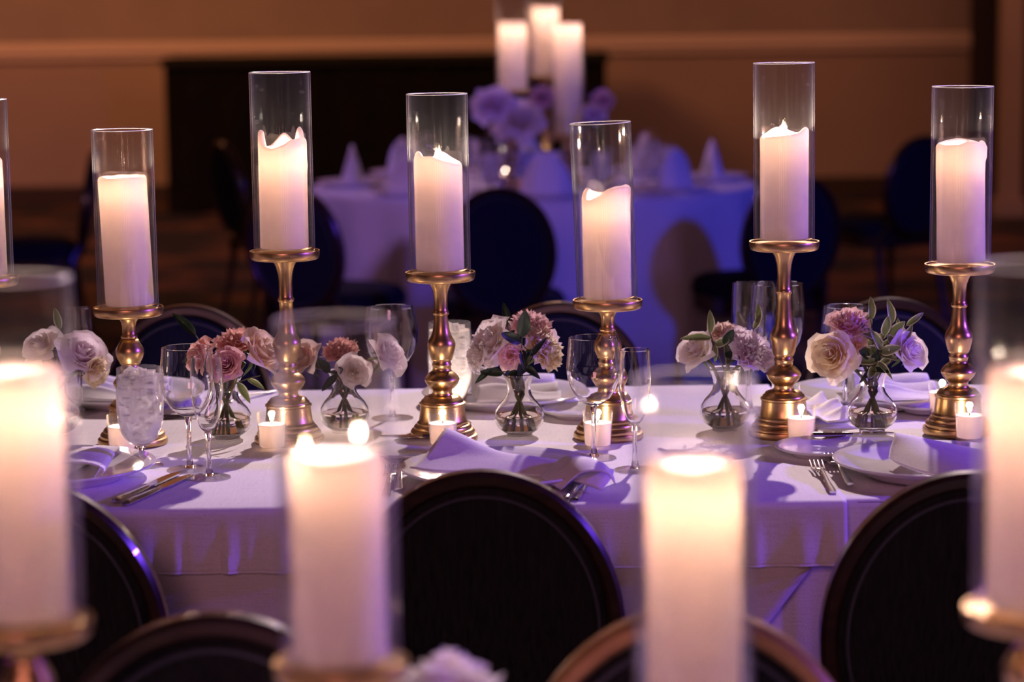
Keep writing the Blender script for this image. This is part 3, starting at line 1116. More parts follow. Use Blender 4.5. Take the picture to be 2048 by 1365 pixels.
def knife(label, p, rz, group, L=.23, rx=0.0):
    t = thing('table_knife', label, 'knife', p, rz, group)
    t.rotation_euler = (rx, 0, rz)
    MB().tube([(0, -L * .5, .005), (0, -L * .48, .005), (0, -L * .3, .005), (0, -L * .05, .005), (0, 0, .005)], [.003, .0075, .0072, .0058, .0045], 12, .6).build('handle', STEEL, t)
    m = MB()
    out_ = [(-.0035, 0), (-.009, .02), (-.0095, L * .3), (-.008, L * .42), (-.002, L * .5), (.004, L * .49), (.006, L * .4), (.006, .01), (.0035, 0)]
    v = [(x, y, .0062) for x, y in out_] + [(x * (1 if x > 0 else .8), y, .0038) for x, y in out_]
    n = len(out_)
    f = [tuple(range(n)), tuple(range(2 * n - 1, n - 1, -1))] + [(k, k + n, (k + 1) % n + n, (k + 1) % n) for k in range(n)]
    m.add(v, f)
    m.build('blade', STEEL, t, smooth=False, recalc=True)
    return t


def spoon(label, p, rz, group, L=.18):
    m = MB()
    m.tube([(0, -L * .5, .004), (0, -L * .42, .004), (0, -L * .1, .006), (0, .03, .009), (0, .042, .007)], [.0055, .0065, .0036, .0024, .004], 10, .4)
    rows = []
    for i in range(9):
        q = i / 8
        y = .04 + q * .055
        wd = .018 * math.sin(PI * min(.98, max(.06, q))) ** .6
        rows.append([(wd * s, y, .008 - .006 * (1 - s * s) * math.sin(PI * q) + .004 * q) for s in (-1, -.6, -.2, .2, .6, 1)])
    m.grid(rows)
    o = solidify(m.build('spoon', STEEL, None, loc=p), .0012)
    o.rotation_euler = (0, 0, rz)
    return tag(o, label, 'spoon', group)


GF = 'cutlery on the long table'
fork('fork whose tines stand farthest from the plate, at the overlay edge', on(1648, 963), 0, GF, .20)
fork('fork next to the plate rim, tines a little ahead of the other', on(1680, 948), .02, GF, .20)
fork('fork left of the middle plate, closer to the blurred candle', on(778, 972), 0, GF, .20)
fork('fork tucked against the middle plate rim', on(800, 958), .02, GF, .20)
a1 = -(math.atan2(.062, .19))
knife('table knife of the left setting, nearer the plate', on(296, 980), -.30, GF, .225)
knife('table knife of the left setting, farther from the plate', on(318, 985), -.32, GF, .225)
spoon('spoon handle sticking out right of the middle chair', on(1170, 980), -.2, GF)
knife('knife handle sticking out right of the middle chair', on(1152, 980), -.2, GF, .2)
GK = 'butter knives on bread plates'
p = on(1705, 893)
knife('butter knife lying across the bread plate under the tallest stand', (p.x, p.y, TT + .0155), -PI / 2 + .02, GK, .135 * 1.0)
p = on(846, 897)
knife('butter knife lying across the bread plate behind the middle plate', (p.x, p.y, TT + .0155), PI / 2 - .03, GK, .14)
knife('far knife beyond the bouquet, beside the far middle plate', on(1150, 812), -.9, GF, .2)
spoon('far spoon beside the far plate near the drip candle', on(1840, 806), -1.1, GF)
knife('far knife behind the frosty goblet and wine glass', on(385, 838), -1.45, GF, .2)
fork('far fork behind the pink bouquet, beyond the vase', on(492, 800), 2.6, GF, .18)

GN = 'white napkins on the long table'


def napkin(label, p, layers, group=GN, rz=0.0):
    m = MB()
    for rows in layers:
        sheet(m, rows, 16, 16)
    o = solidify(m.build('napkin', NAPKIN, None, sharp=None, loc=p), .0022)
    o.rotation_euler = (0, 0, rz)
    return tag(o, label, 'napkin', group)


z0 = .012
# middle plate: one standing pleat, a long flat body, a turned tail
napkin('white napkin bunched behind the middle chair, one pleat standing', (p2.x, p2.y, TT),
       [[[(-.135, -.045, .030), (-.112, -.02, .045), (-.085, .02, .075), (-.080, .045, .074)],
         [(-.095, -.06, .026), (-.075, -.02, .044), (-.055, .01, .064), (-.045, .03, .060)],
         [(-.02, -.06, .024), (-.01, -.025, .038), (0, .0, .044), (.01, .03, .032)],
         [(.04, -.06, .020), (.05, -.03, .034), (.055, 0, .036), (.06, .03, .020)],
         [(.10, -.085, .018), (.11, -.06, .032), (.12, -.03, .030), (.12, 0, .022)],
         [(.15, -.11, .006), (.165, -.09, .020), (.17, -.06, .026), (.16, -.04, .022)]],
        [[(-.085, .045, .074), (-.070, .04, .060), (-.050, .03, .03), (-.04, .02, .02)],
         [(-.080, .03, .072), (-.04, .03, .055), (.0, .03, .034), (.04, .02, .018)],
         [(-.05, .01, .050), (-.02, .01, .045), (.02, .01, .032), (.06, 0, .018)]],
        [[(.06, -.07, .020), (.10, -.05, .046), (.14, -.045, .040), (.155, -.06, .028)],
         [(.07, -.10, .018), (.11, -.09, .046), (.15, -.085, .042), (.165, -.095, .030)],
         [(.09, -.125, .010), (.12, -.12, .034), (.155, -.115, .034), (.17, -.115, .016)]]])
# right plate: a broad sloping fold
napkin('white napkin in a broad slope over the plate with two forks', (p3.x, p3.y, TT),
       [[[(-.062, .012, .022), (-.058, .025, .034), (-.050, .042, .050), (-.048, .055, .054)],
         [(-.052, -.030, .020), (-.042, .0, .036), (-.026, .03, .049), (-.018, .055, .048)],
         [(-.020, -.085, .016), (-.002, -.05, .034), (.014, .0, .042), (.030, .05, .038)],
         [(.03, -.120, .018), (.05, -.08, .030), (.07, -.02, .035), (.085, .045, .027)],
         [(.10, -.130, .020), (.11, -.08, .025), (.13, -.02, .027), (.14, .03, .020)]],
        [[(-.048, .055, .054), (-.040, .06, .038), (-.03, .065, .02)],
         [(.030, .05, .038), (.04, .062, .028), (.05, .07, .02)],
         [(.085, .045, .027), (.095, .06, .022), (.10, .07, .018)]]])
# left plate: a flattened loop, its end towards the camera
lp = []
for y in (-.10, -.06, -.02, .04):
    ring = []
    for k in range(11):
        a = -PI * .15 + 2 * PI * k / 10 * .93
        ring.append((.045 + .042 * math.cos(a) + .15 * (y + .1) * -.3, y, .030 + .014 * math.sin(a) * (1.0 if y < 0 else .8)))
    lp.append(ring)
napkin('white napkin rolled in a flat loop on the left plate', (p1.x, p1.y, TT),
       [lp, [[(-.10, -.11, .026), (-.05, -.105, .034), (0, -.10, .030), (.03, -.098, .024)], [(-.10, -.05, .03), (-.05, -.05, .04), (0, -.05, .036), (.04, -.05, .026)], [(-.09, .04, .022), (-.04, .04, .03), (.01, .04, .03), (.05, .03, .02)]]])


def far_napkin(label, p, w_, hh, rz=0.0, flip=1, seed=0):
    ly = []
    rr = random.Random(seed)
    for j in range(3):
        y = -.05 + .045 * j
        H = hh * (.55 + .25 * j)
        rows = []
        for i in range(6):
            q = i / 5
            x = (-.5 + q) * w_ * flip
            hx = H * (1 - .55 * q) + .006 * math.sin(6 * q + j)
            rows.append([(x, y - .03, .018), (x + .004, y - .012 + .008 * math.sin(3 * q + j), .016 + hx * .75), (x + .006, y + .008, .018 + hx), (x + .006, y + .03, .016 + hx * .55), (x, y + .05, .016)])
        ly.append(rows)
    return napkin(label, p, ly, rz=rz)


far_napkin('folded white napkin on the far plate behind the pastel bouquet', (q2.x + .015, q2.y, TT), .15, .042, .12, 1, 1)
far_napkin('folded white napkin on the far plate behind the frosty goblet', (q1.x - .03, q1.y, TT), .16, .034, -.1, 1, 2)
far_napkin('folded white napkin on the far plate beside the variegated bouquet', (q3.x + .03, q3.y, TT), .15, .040, .1, 1, 3)
far_napkin('crumpled white napkin beyond the tallest stand, off the plate', (P(1640, 845, TT).x, P(1640, 845, TT).y + .03, TT - .008), .075, .022, .5, -1, 4)


# ------------------------------------------------------------------ vases and flowers
VASE = [(.001, 0), (.0190, 0), (.0215, .0015), (.0215, .004), (.0200, .0055), (.0260, .008), (.0345, .0145), (.0402, .0240), (.0420, .0340), (.0402, .0440), (.0345, .0535), (.0268, .0620), (.0215, .0700), (.0195, .0780), (.0198, .0860), (.0222, .0955), (.0262, .1040), (.0278, .1065)]


def vase(label, p, group='small round vases on the long table', fill=.036):
    t = thing('bud_vase', label, 'vase', p, 0, group)
    inner = [(max(r - .0022, .001), z + (.006 if i < 4 else (.0015 if i < 7 else 0))) for i, (r, z) in enumerate(VASE) if i > 4]
    prof = VASE + [(.0270, .1075)] + inner[::-1] + [(.001, .0085)]
    MB().lathe(prof, 56, cap0=True, cap1=True).build('glass', STEMW, t, sharp=60, recalc=True)
    wt = [(.001, .0092), (.020, .0095)] + [(r - .0026, z + .0005) for r, z in VASE if .0120 < z < fill] + [(.0388, fill), (.001, fill)]
    MB().lathe(wt, 48, cap0=True, cap1=True).build('water', WATER, t, sharp=40, recalc=True)
    return t


def petal_mesh(R_, Hh, hw, curl, ruffle, seed, nu=8, nv=6, z0=0.0):
    m = MB()
    rows, av = [], []
    for j in range(nv + 1):
        v = j / nv
        row = []
        for i in range(nu + 1):
            u = -1 + 2 * i / nu
            wd = hw * (math.sin(PI * (.12 + .62 * v)) ** .8)
            th = u * wd
            rr = R_ * (.18 + .82 * math.sin(v * PI / 2) ** .9)
            z = z0 + Hh * v * (1 - .10 * u * u * v)
            if v > .62:
                q = (v - .62) / .38
                rr += curl * q * q * (.7 + .3 * abs(u))
                z -= curl * .8 * q * q * (.35 + abs(u) ** 2)
            nzv = noise.noise(Vector((u * 2.2, v * 1.5, seed)))
            rr += ruffle * v * v * nzv * 1.4 + ruffle * .5 * v ** 3 * math.sin(u * 9 + seed)
            z += ruffle * v ** 3 * (noise.noise(Vector((u * 5, seed, 3.1))) + .3 * math.cos(u * 13 + seed))
            row.append((rr * math.cos(th), rr * math.sin(th), z))
            av.append(max(v, .01))
        rows.append(row)
    m.grid(rows, a=av)
    return m


ROSE_SPEC = []
for k in range(19):
    q = k / 18
    ROSE_SPEC.append((.10 + .84 * q ** .95, 1.18 - .42 * q, 1.55 - .55 * q, .02 + .30 * q * q, .03 + .03 * q, k * 2.399))
ROSE_MESH = {}


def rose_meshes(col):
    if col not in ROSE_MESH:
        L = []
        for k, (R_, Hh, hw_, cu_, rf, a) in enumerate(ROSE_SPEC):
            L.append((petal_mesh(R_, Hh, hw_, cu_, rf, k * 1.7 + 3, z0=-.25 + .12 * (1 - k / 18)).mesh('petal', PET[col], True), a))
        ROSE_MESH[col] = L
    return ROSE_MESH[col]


RUFF_MESH = {}


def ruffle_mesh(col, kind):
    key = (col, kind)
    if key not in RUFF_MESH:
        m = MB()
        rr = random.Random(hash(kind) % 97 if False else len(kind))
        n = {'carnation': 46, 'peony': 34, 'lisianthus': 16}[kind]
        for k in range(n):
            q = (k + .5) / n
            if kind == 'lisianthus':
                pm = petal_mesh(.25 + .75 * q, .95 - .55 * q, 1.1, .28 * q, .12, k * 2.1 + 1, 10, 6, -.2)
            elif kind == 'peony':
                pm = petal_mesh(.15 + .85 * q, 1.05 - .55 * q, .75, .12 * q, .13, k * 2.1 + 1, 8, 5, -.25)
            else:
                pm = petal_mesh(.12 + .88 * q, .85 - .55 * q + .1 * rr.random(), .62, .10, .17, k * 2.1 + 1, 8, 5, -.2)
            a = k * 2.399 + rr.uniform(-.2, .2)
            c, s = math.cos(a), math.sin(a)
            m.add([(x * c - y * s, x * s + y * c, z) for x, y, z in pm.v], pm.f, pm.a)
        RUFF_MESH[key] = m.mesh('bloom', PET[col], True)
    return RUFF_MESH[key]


def leaf_mesh(wd=.5, fold=.18, bend=.25, n=8):
    rows, av = [], []
    for j in range(n + 1):
        v = j / n
        hw_ = wd * .5 * math.sin(PI * v ** .8) ** .75 * (1 if 0 < v < 1 else 0) + .004
        row = []
        for u in (-1, -.8, -.4, 0, .4, .8, 1):
            x = hw_ * u
            z = fold * abs(u) * hw_ * 2 - bend * v * v + .03 * math.sin(v * 9 + u * 3) * abs(u)
            row.append((x, v, z))
            av.append(max(abs(u), .01))
        rows.append(row)
    return MB().grid(rows, a=av)


LEAFS = {(k, mt.name): leaf_mesh(wd, fo, be).mesh('leaf', mt, True) for k, (wd, fo, be) in enumerate(((.36, .35, .3), (.44, .2, -.25), (.28, .6, .5))) for mt in (LEAFD, LEAFV)}
SEPM = leaf_mesh(.22, .2, .5).mesh('sepal', SEPAL, True)


def orient(o, axis, roll=0.0):
    q = Vector(axis).normalized().to_track_quat('Z', 'Y')
    o.rotation_mode = 'QUATERNION'
    o.rotation_quaternion = q @ Euler((0, 0, roll)).to_quaternion()


def stem_path(b, mouth, a, axis):
    """from the vase's bottom through its neck to the bloom"""
    ax = Vector(axis).normalized()
    return catmull([b, b.lerp(mouth, .55), mouth, mouth.lerp(a, .55) + Vector((0, 0, .006)), a - ax * .004], 14)


def bloom(kind, col, c, d, axis, vp, label, i, group):
    """c: bloom centre in the world, vp: vase foot; stem ends in the vase"""
    rr = random.Random(i * 13 + 5)
    a = i * 2.2 + .5
    foot = vp + Vector((.022 * math.cos(a), .022 * math.sin(a), .013))
    neck = vp + Vector((-.008 * math.cos(a), -.008 * math.sin(a), .080))
    t = thing('rose' if kind == 'rose' else kind, label, 'flower', foot, 0, group)
    c = Vector(c)
    ax = Vector(axis).normalized()
    low = c - ax * d * .30
    pts = [p_ - foot for p_ in stem_path(foot, neck, low, axis)]
    MB().tube(pts, [.0030] * len(pts), 7).build('stem', STEMG, t)
    s = d * .5
    if kind == 'rose':
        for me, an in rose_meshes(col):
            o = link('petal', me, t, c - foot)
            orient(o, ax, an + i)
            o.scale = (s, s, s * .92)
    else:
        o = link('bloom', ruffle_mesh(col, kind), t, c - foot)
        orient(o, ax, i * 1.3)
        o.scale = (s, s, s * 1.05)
    for k in range(5):
        o = link('sepal', SEPM, t, c - foot - ax * d * .12)
        q = ax.to_track_quat('Z', 'Y') @ Euler((-.35, 0, k * 2 * PI / 5)).to_quaternion()
        o.rotation_mode = 'QUATERNION'
        o.rotation_quaternion = q
        o.scale = (s * .8,) * 3
    return t


def sprig(vp, tip, leaves, mt, label, i, group):
    """leaves: list of (position along the sprig 0..1, direction xyz, length, shape)"""
    a = i * 1.9 + 2
    foot = vp + Vector((.016 * math.cos(a), .016 * math.sin(a), .014))
    neck = vp + Vector((-.007 * math.cos(a), -.007 * math.sin(a), .085))
    t = thing('foliage_sprig', label, 'foliage', foot, 0, group)
    pts = [p_ - foot for p_ in catmull([foot, foot.lerp(neck, .5), neck, neck.lerp(tip, .5) + Vector((0, 0, .004)), tip], 14)]
    MB().tube(pts, [.0017 - .0008 * k / 14 for k in range(15)], 6).build('stem', STEMG, t)
    for q, dr_, L, sh in leaves:
        o = link('leaf', LEAFS[(sh, mt.name)], t, pts[min(14, int(q * 14))])
        y = Vector(dr_).normalized()
        x = y.cross(Vector((0.15, -1, .35))).normalized()
        if x.length < .1:
            x = Vector((1, 0, 0))
        z = x.cross(y)
        o.rotation_mode = 'QUATERNION'
        o.rotation_quaternion = Matrix((x, y, z)).transposed().to_quaternion()
        L *= 1.05 if mt is LEAFD else 1.12
        o.scale = (L, L, L)
    return t


def bouquet(vx, vy, vlabel, blooms, sprigs, name, vp=None):
    vp = on(vx, vy) if vp is None else vp
    vase(vlabel, vp)
    for i, (kind, col, px, py, dpx, axis, dy, lab) in enumerate(blooms):
        y = vp.y + dy
        c = PY(px, py, y)
        d = dpx / FPX * y * 1.0
        bloom(kind, col, c, d, axis, vp, lab, i, name)
    for i, (px, py, dy, leaves, mt, lab) in enumerate(sprigs):
        tip = PY(px, py, vp.y + dy)
        sprig(vp, tip, leaves, mt, lab, i, name + ', foliage')


F_ = -1
bouquet(455, 879, 'round bud vase holding the pink carnation bouquet',
        [('carnation', 'pink', 472, 690, 86, (-.1, -.5, .9), .01, 'coral pink carnation on top of the bouquet behind the flute'),
         ('rose', 'blush', 514, 708, 100, (.75, -.35, .55), -.015, 'large blush rose facing outward beside the carnation'),
         ('rose', 'mauve', 456, 733, 66, (-.15, -.9, .45), -.035, 'small mauve pink rose low in the carnation bouquet'),
         ('lisianthus', 'pink', 402, 715, 74, (-.7, -.55, .4), -.01, 'pink ruffled bloom seen through the empty wine glass')],
        [(392, 672, .015, [(1, (-.65, 0, .75), .052, 2), (.85, (-.9, -.2, -.1), .045, 0), (.75, (.6, -.2, .6), .03, 1)], LEAFD, 'dark leaf sprig poking up left of the coral carnation'),
         (520, 752, -.02, [(.7, (.5, -.3, -.7), .035, 0), (.85, (.6, 0, -.3), .03, 2)], LEAFV, 'drooping leaf sprig beneath the large blush rose')],
        'pink carnation bouquet')
bouquet(1039, 873, 'round bud vase holding the pastel ruffled bouquet',
        [('lisianthus', 'white', 985, 685, 104, (-.65, -.5, .55), -.012, 'white ruffled bloom at the left of the pastel bouquet'),
         ('lisianthus', 'white', 958, 710, 66, (-.85, -.4, .2), -.02, 'small blush bloom at the far left of the pastel bouquet'),
         ('carnation', 'rosy', 1062, 655, 88, (.15, -.45, .9), .012, 'rosy ruffled carnation crowning the pastel bouquet'),
         ('carnation', 'cream', 1086, 698, 92, (.65, -.6, .35), -.012, 'cream frilled carnation at the right of the pastel bouquet'),
         ('lisianthus', 'rosy', 1022, 712, 56, (-.1, -.95, .1), -.035, 'small rosy bloom low in the pastel bouquet')],
        [(1044, 676, -.05, [(1, (.1, -.1, 1), .048, 1), (.95, (-.85, -.2, .35), .040, 1), (.9, (.1, -.4, -.6), .034, 0)], LEAFD, 'broad dark leaves in front of the pastel bouquet'),
         (1014, 650, .02, [(1, (-.1, 0, 1), .036, 0)], LEAFD, 'single leaf tip rising above the pastel bouquet'),
         (1060, 712, -.04, [(1, (.5, -.3, .6), .035, 2), (.9, (-.3, -.5, -.4), .038, 1), (.8, (.4, -.4, -.2), .034, 0), (.75, (-.6, -.2, -.1), .03, 1)], LEAFD, 'cluster of dark leaves at the vase mouth of the pastel bouquet'),
         (985, 735, -.02, [(1, (-.6, -.2, -.5), .036, 2), (.85, (-.5, -.3, .1), .04, 0)], LEAFD, 'drooping dark leaf left of the vase mouth, pastel bouquet')],
        'pastel ruffled bouquet')
bouquet(1744, 865, 'round bud vase holding the cream rose and variegated leaves',
        [('rose', 'cream', 1668, 712, 98, (-.42, -.85, .25), -.02, 'big cream rose at the left of the variegated bouquet'),
         ('peony', 'rosy', 1698, 652, 88, (-.15, -.5, .85), .01, 'pink frilled peony crowning the variegated bouquet'),
         ('lisianthus', 'blush', 1712, 690, 46, (.1, -.7, .2), .0, 'small peach bloom between cream rose and pink peony'),
         ('rose', 'lilac', 1812, 706, 82, (.55, -.75, .35), -.012, 'lilac white rose at the right of the variegated bouquet')],
        [(1742, 640, .0, [(1, (.05, 0, 1), .034, 0), (.88, (-.7, -.1, .6), .028, 1), (.8, (.6, -.2, .6), .03, 0), (.72, (-.5, -.3, .2), .03, 1)], LEAFV, 'variegated sprig standing highest beside the pink peony'),
         (1784, 648, -.005, [(1, (-.1, -.1, 1), .036, 0), (.92, (.6, -.1, .6), .036, 1), (.82, (-.6, -.2, .4), .032, 0), (.74, (.5, -.4, 0), .03, 1), (.68, (-.5, -.4, 0), .032, 1)], LEAFV, 'bushy variegated sprig in the middle of the bouquet'),
         (1768, 672, -.015, [(1, (.1, -.2, 1), .034, 1), (.95, (-.8, -.2, .4), .034, 0), (.9, (.8, -.2, .4), .034, 2), (.84, (-.5, -.5, .3), .032, 1), (.8, (.6, -.5, -.1), .032, 0)], LEAFV, 'short variegated sprig filling the heart of the bouquet'),
         (1728, 668, .012, [(1, (.2, 0, 1), .034, 1), (.92, (-.3, -.2, 1), .03, 2), (.86, (.7, -.2, .4), .034, 0)], LEAFV, 'variegated sprig tucked behind the pink peony'),
         (1800, 690, -.01, [(1, (.5, -.2, .8), .034, 0), (.93, (-.6, -.3, .6), .034, 1), (.86, (.6, -.4, .0), .03, 2), (.8, (-.4, -.5, -.1), .03, 0)], LEAFV, 'variegated sprig leaning at the lilac white rose'),
         (1812, 652, .01, [(1, (.75, 0, .55), .034, 2), (.9, (.1, -.1, .9), .03, 0), (.8, (.8, -.2, .05), .036, 0)], LEAFV, 'variegated sprig arching over the lilac white rose'),
         (1762, 700, -.03, [(1, (-.3, -.4, .7), .036, 0), (.95, (.7, -.3, .2), .036, 1), (.85, (-.8, -.3, .1), .038, 0), (.8, (.5, -.4, -.4), .032, 2), (.75, (-.4, -.5, -.5), .03, 1)], LEAFV, 'low variegated sprig at the vase mouth'),
         (1740, 715, -.02, [(1, (-.6, -.4, .3), .034, 1), (.9, (.3, -.5, .6), .034, 0), (.8, (-.5, -.4, -.6), .032, 2), (.8, (.6, -.3, -.3), .03, 1)], LEAFD, 'dark leaves behind the cream rose at the vase mouth')],
        'cream rose and variegated leaf bouquet')
bouquet(1450, 862, 'round bud vase mostly hidden by a blurred candle',
        [('rose', 'white', 1398, 705, 84, (-.6, -.5, .6), -.01, 'white rose just above the blurred hurricane, left in its bouquet'),
         ('carnation', 'blush', 1447, 668, 66, (-.1, -.4, .9), .012, 'small blush carnation on top of the lilac bouquet'),
         ('carnation', 'lilac', 1504, 708, 94, (.3, -.7, .65), -.035, 'lilac carnation touching the tallest gold stem'),
         ('lisianthus', 'lilac', 1478, 680, 62, (.1, -.6, .8), -.012, 'pale lilac bloom between two carnations')],
        [(1420, 668, -.03, [(1, (.05, -.1, 1), .034, 0), (.95, (-.95, -.1, .1), .044, 2), (.9, (.3, -.2, .1), .032, 1), (.88, (.1, -.3, -.9), .026, 2)], LEAFV, 'twisting variegated sprig left in the lilac bouquet'),
         (1448, 690, -.04, [(1, (.35, -.3, .7), .036, 1), (.9, (.4, -.4, -.2), .036, 1)], LEAFD, 'dark leaf at the heart of the lilac bouquet'),
         (1515, 648, .01, [(1, (.1, 0, 1), .030, 0), (.96, (.35, -.1, .75), .026, 0), (.82, (.85, -.1, .25), .042, 0), (.8, (-.3, -.2, .7), .022, 1)], LEAFV, 'variegated sprig leaning onto the tallest gold stem')],
        'lilac carnation bouquet')
bouquet(112, 872, 'round bud vase hidden behind the leftmost blurred candle',
        [('rose', 'lilac', 160, 715, 104, (.45, -.6, .65), -.01, 'lilac white rose emerging from behind the leftmost blurred candle'),
         ('rose', 'cream', 186, 742, 64, (.8, -.5, -.1), -.02, 'small cream rose hanging below the lilac white one'),
         ('rose', 'white', 88, 700, 84, (-.4, -.6, .7), 0, 'white rose veiled by the leftmost blurred hurricane')],
        [(120, 660, .0, [(1, (-.2, 0, 1), .034, 0), (.85, (.6, -.2, .5), .034, 1)], LEAFV, 'leaf sprig veiled by the leftmost blurred hurricane')],
        'white rose bouquet at the left edge')
bouquet(690, 866, 'round bud vase hidden behind the blurred candle left of middle chair',
        [('rose', 'lilac', 768, 712, 84, (.7, -.45, .5), -.02, 'lilac white rose seen through the large wine glass'),
         ('rose', 'blush', 612, 722, 80, (-.6, -.6, .5), -.01, 'blush rose veiled by the blurred hurricane left of middle chair'),
         ('carnation', 'pink', 682, 705, 74, (0, -.5, .85), .01, 'coral carnation veiled by the blurred hurricane left of middle chair'),
         ('rose', 'white', 708, 745, 66, (.2, -.9, .3), -.03, 'white rose low in the bouquet veiled by the blurred hurricane')],
        [(660, 745, -.03, [(1, (-.4, -.3, .5), .036, 1), (.9, (.4, -.4, .2), .034, 1), (.8, (-.5, -.3, -.5), .034, 0)], LEAFD, 'dark leaves veiled by the blurred hurricane left of middle chair')],
        'blush bouquet behind the blurred hurricane')
# one pale rose on the near table, its head just entering the frame
vpn = Vector((PY(900, 1420, 2.12).x, 2.12, T + .001))
vase('bud vase on the near table, below the frame', vpn)
bloom('rose', 'white', PY(898, 1392, 2.10), .09, (0, .2, 1), vpn, 'blurred pale rose just entering the bottom of the picture', 0, 'near table flower')


# ------------------------------------------------------------------ the far round table
TC = Vector((PY(1066, 330, 9.6).x, 9.6, 0))
TR = .885
t = thing('round_table', 'round banquet table under a blue lit cloth', 'table', TC)
MB().lathe([(.01, T - .03), (TR - .01, T - .03), (TR - .006, T - .006), (.01, T - .006)], 64, cap0=True, cap1=True).build('tabletop', WOOD, t)
for k in range(4):
    a = k * PI / 2 + .5
    MB().lathe([(.018, 0), (.018, T - .031)], 10, (.6 * math.cos(a), .6 * math.sin(a), 0), True, True).build('leg', STEEL, t)
rows = []
NS = 240
for q, z, am in ((.002, T, 0), (.3, T, 0), (.7, T, 0), (.97, T, 0), (.992, T - .003, 0), (1.0, T - .012, .05), (1.01, T - .06, .25), (1.02, T - .2, .6), (1.035, T - .45, .9), (1.05, .01, 1)):
    row = []
    for k in range(NS):
        th = 2 * PI * k / NS
        fo = math.sin(th * 17 + 2 * math.sin(th * 3)) * .5 + .5 * noise.noise(Vector((math.cos(th) * 6, math.sin(th) * 6, 1)))
        r_ = TR * q + .05 * am * fo
        row.append((r_ * math.cos(th), r_ * math.sin(th), z))
    rows.append(row)
o = solidify(MB().grid(rows, close_u=True).build('tablecloth', LINEN, None, sharp=None, loc=TC))
tag(o, 'floor length cloth of the round table, glowing blue', 'tablecloth')
TF = T + .001

SEATS = ['front', 'front right', 'right', 'back right', 'back', 'back left', 'left', 'front left']
pl0 = gl0 = gb0 = nk0 = None
cone = MB()
rr = []
for q in range(7):
    s = q / 6
    rr.append([((.085 * (1 - .35 * s - .65 * s ** 5) + .006) * math.cos(a) * (1 + .12 * math.cos(6 * a)), (.045 * (1 - s) + .004) * math.sin(a), 0.01 + .15 * s) for a in [2 * PI * k / 24 for k in range(24)]])
cone.grid(rr, close_u=True)
for k, nm in enumerate(SEATS):
    a = -PI / 2 + k * PI / 4 + .06
    d = Vector((math.cos(a), math.sin(a), 0))
    e = Vector((-d.y, d.x, 0))
    c = TC + d * (TR - .17)
    lab = 'blurred dinner plate at the %s seat of the round table' % nm
    pl_ = (c.x, c.y, TF)
    if pl0 is None:
        pl0 = plate(lab, pl_, .145, 'plates on the round table')
        gl0 = stemglass('wine_glass', 'blurred wine glass at the %s seat of the round table' % nm, (0, 0, 0), WINE, .036, .085, group='wine glasses on the round table')
        gb0 = stemglass('water_goblet', 'blurred water goblet at the %s seat of the round table' % nm, (0, 0, 0), GOBLET, .034, .033, group='water goblets on the round table', bm=ICEG)
        ice_fill(gb0, GOBLET, .14)
        nk0 = solidify(cone.build('napkin', NAPKIN, None, sharp=None, loc=(c.x, c.y, TF + .004)))
        tag(nk0, 'blurred napkin folded to a cone at the %s seat of the round table' % nm, 'napkin', 'napkins on the round table')
        gl0.location = TC + d * .46 + e * .12 + Vector((0, 0, TF))
        gb0.location = TC + d * .50 + e * .22 + Vector((0, 0, TF))
    else:
        o = pl0.copy()
        C.objects.link(o)
        o.location = pl_
        o['label'] = lab
        o = nk0.copy()
        C.objects.link(o)
        o.location = (c.x, c.y, TF + .004)
        o.rotation_euler = (0, 0, a + PI / 2)
        o['label'] = 'blurred napkin folded to a cone at the %s seat of the round table' % nm
        dup(gl0, TC + d * .46 + e * .12 + Vector((0, 0, TF)), 0, 'blurred wine glass at the %s seat of the round table' % nm)
        dup(gb0, TC + d * .50 + e * .22 + Vector((0, 0, TF)), 0, 'blurred water goblet at the %s seat of the round table' % nm)

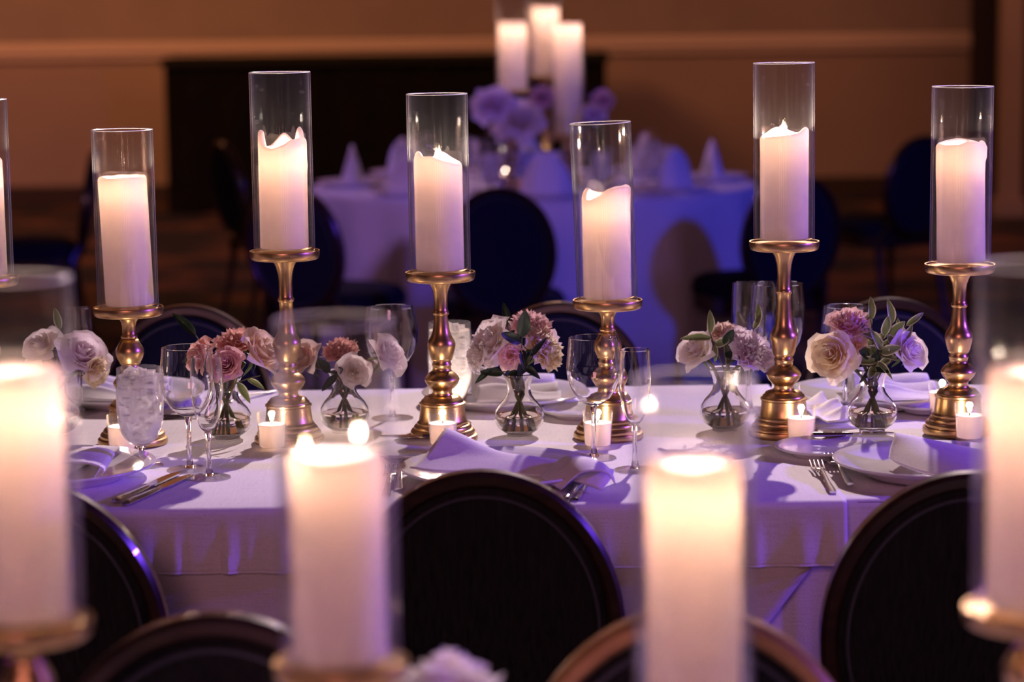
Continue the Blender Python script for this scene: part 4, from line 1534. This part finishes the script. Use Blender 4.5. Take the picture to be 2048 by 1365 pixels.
# its three pillar candles on gold stands
G7 = 'candles of the round table centrepiece'
for px, pyt, pyb, yd, lab in ((1026, 44, 180, 9.45, 'left'), (1092, 13, 152, 9.7, 'tallest middle'), (1137, 47, 268, 9.50, 'right')):
    pt, pb = PY(px, pyt, yd), PY(px, pyb, yd)
    H = pb.z - TF
    k = H / .325
    s = thing('candlestick', 'blurred gold stand under the %s candle on the round table' % lab, 'candlestick', (pb.x, yd, TF), 0, 'gold stands on the round table')
    MB().lathe([(.06, 0), (.062, .01), (.05, .025), (.04, .04), (.036, .07), (.02, .08), (.03, .11), (.016, .13), (.024, .16), (.012, H * .75), (.012, H - .05), (.02, H - .02)], 32, cap0=True, cap1=True).build('stem', GOLD, s)
    MB().lathe([(.01, H - .02), (.07, H - .02), (.073, H - .002), (.071, H), (.068, H - .005), (.01, H - .006)], 32, cap0=True, cap1=True).build('tray', GOLD, s)
    hurricane('blurred hurricane glass over the %s candle on the round table' % lab, (pb.x, yd, pb.z - .0055), 'hurricane glasses on the round table', r=.064, h=.40, m=HURRN, seg=40)
    pillar('blurred pillar candle, %s of the three on the round table' % lab, (pb.x, yd, pb.z + .002), pt.z - pb.z, [(200, .003, 40)], G7, r=.055, well=.06, power=1.1, seg=40)

vpf = Vector((PY(1020, 320, 9.15).x, 9.2, TF))
vase('blurred bud vase of white flowers on the round table', vpf).scale = (1.5, 1.5, 1.5)
for i, (kind, col, px, py, d, lab) in enumerate((('rose', 'white', 1040, 245, .17, 'large white bloom of the blurred round table bouquet'), ('lisianthus', 'lilac', 985, 210, .15, 'lilac bloom high in the blurred round table bouquet'),
                                                 ('rose', 'lilac', 1008, 262, .09, 'small lilac bloom low in the blurred round table bouquet'), ('carnation', 'rosy', 1085, 195, .09, 'rosy bloom near the stands of the round table'))):
    bloom(kind, col, PY(px, py, 9.15), d, (-.1, -.8, .5), vpf, lab, i, 'blurred round table bouquet')
vpf2 = Vector((PY(1210, 310, 9.5).x, 9.5, TF))
vase('blurred bud vase right of the round table stands', vpf2).scale = (1.3, 1.3, 1.3)
for i, (kind, col, px, py, d, lab) in enumerate((('carnation', 'rosy', 1205, 200, .09, 'rosy bloom right of the round table candles'), ('rose', 'lilac', 1185, 232, .09, 'lilac rose right of the round table candles'))):
    bloom(kind, col, PY(px, py, 9.45), d, (.2, -.7, .6), vpf2, lab, i, 'blurred flowers right of the stands')
for px, py, yd, lab in ((1010, 318, 9.1, 'blurred votive left of the round table bouquet stem'), (1113, 360, 8.95, 'bright blurred votive at the front of the round table')):
    p = P(px, py, TF)
    votive_mesh(lab, (p.x, min(p.y, 9.6), TF), 'votives on the round table')
m = MB().box((-.14, -.02, 0), (.14, .0, .15))
for px, lab in ((1065, 'blurred white place card standing before the round table bouquet'),):
    p = P(px, 372, TF)
    o = MB().add([(-.11, 0, 0), (.11, 0, 0), (.11, .03, .13), (-.11, .03, .13), (-.11, .06, 0), (.11, .06, 0)], [(0, 1, 2, 3), (3, 2, 5, 4)]).build('table_card', LINEN, None, smooth=False, loc=(p.x, p.y, TF))
    tag(solidify(o), lab, 'card')
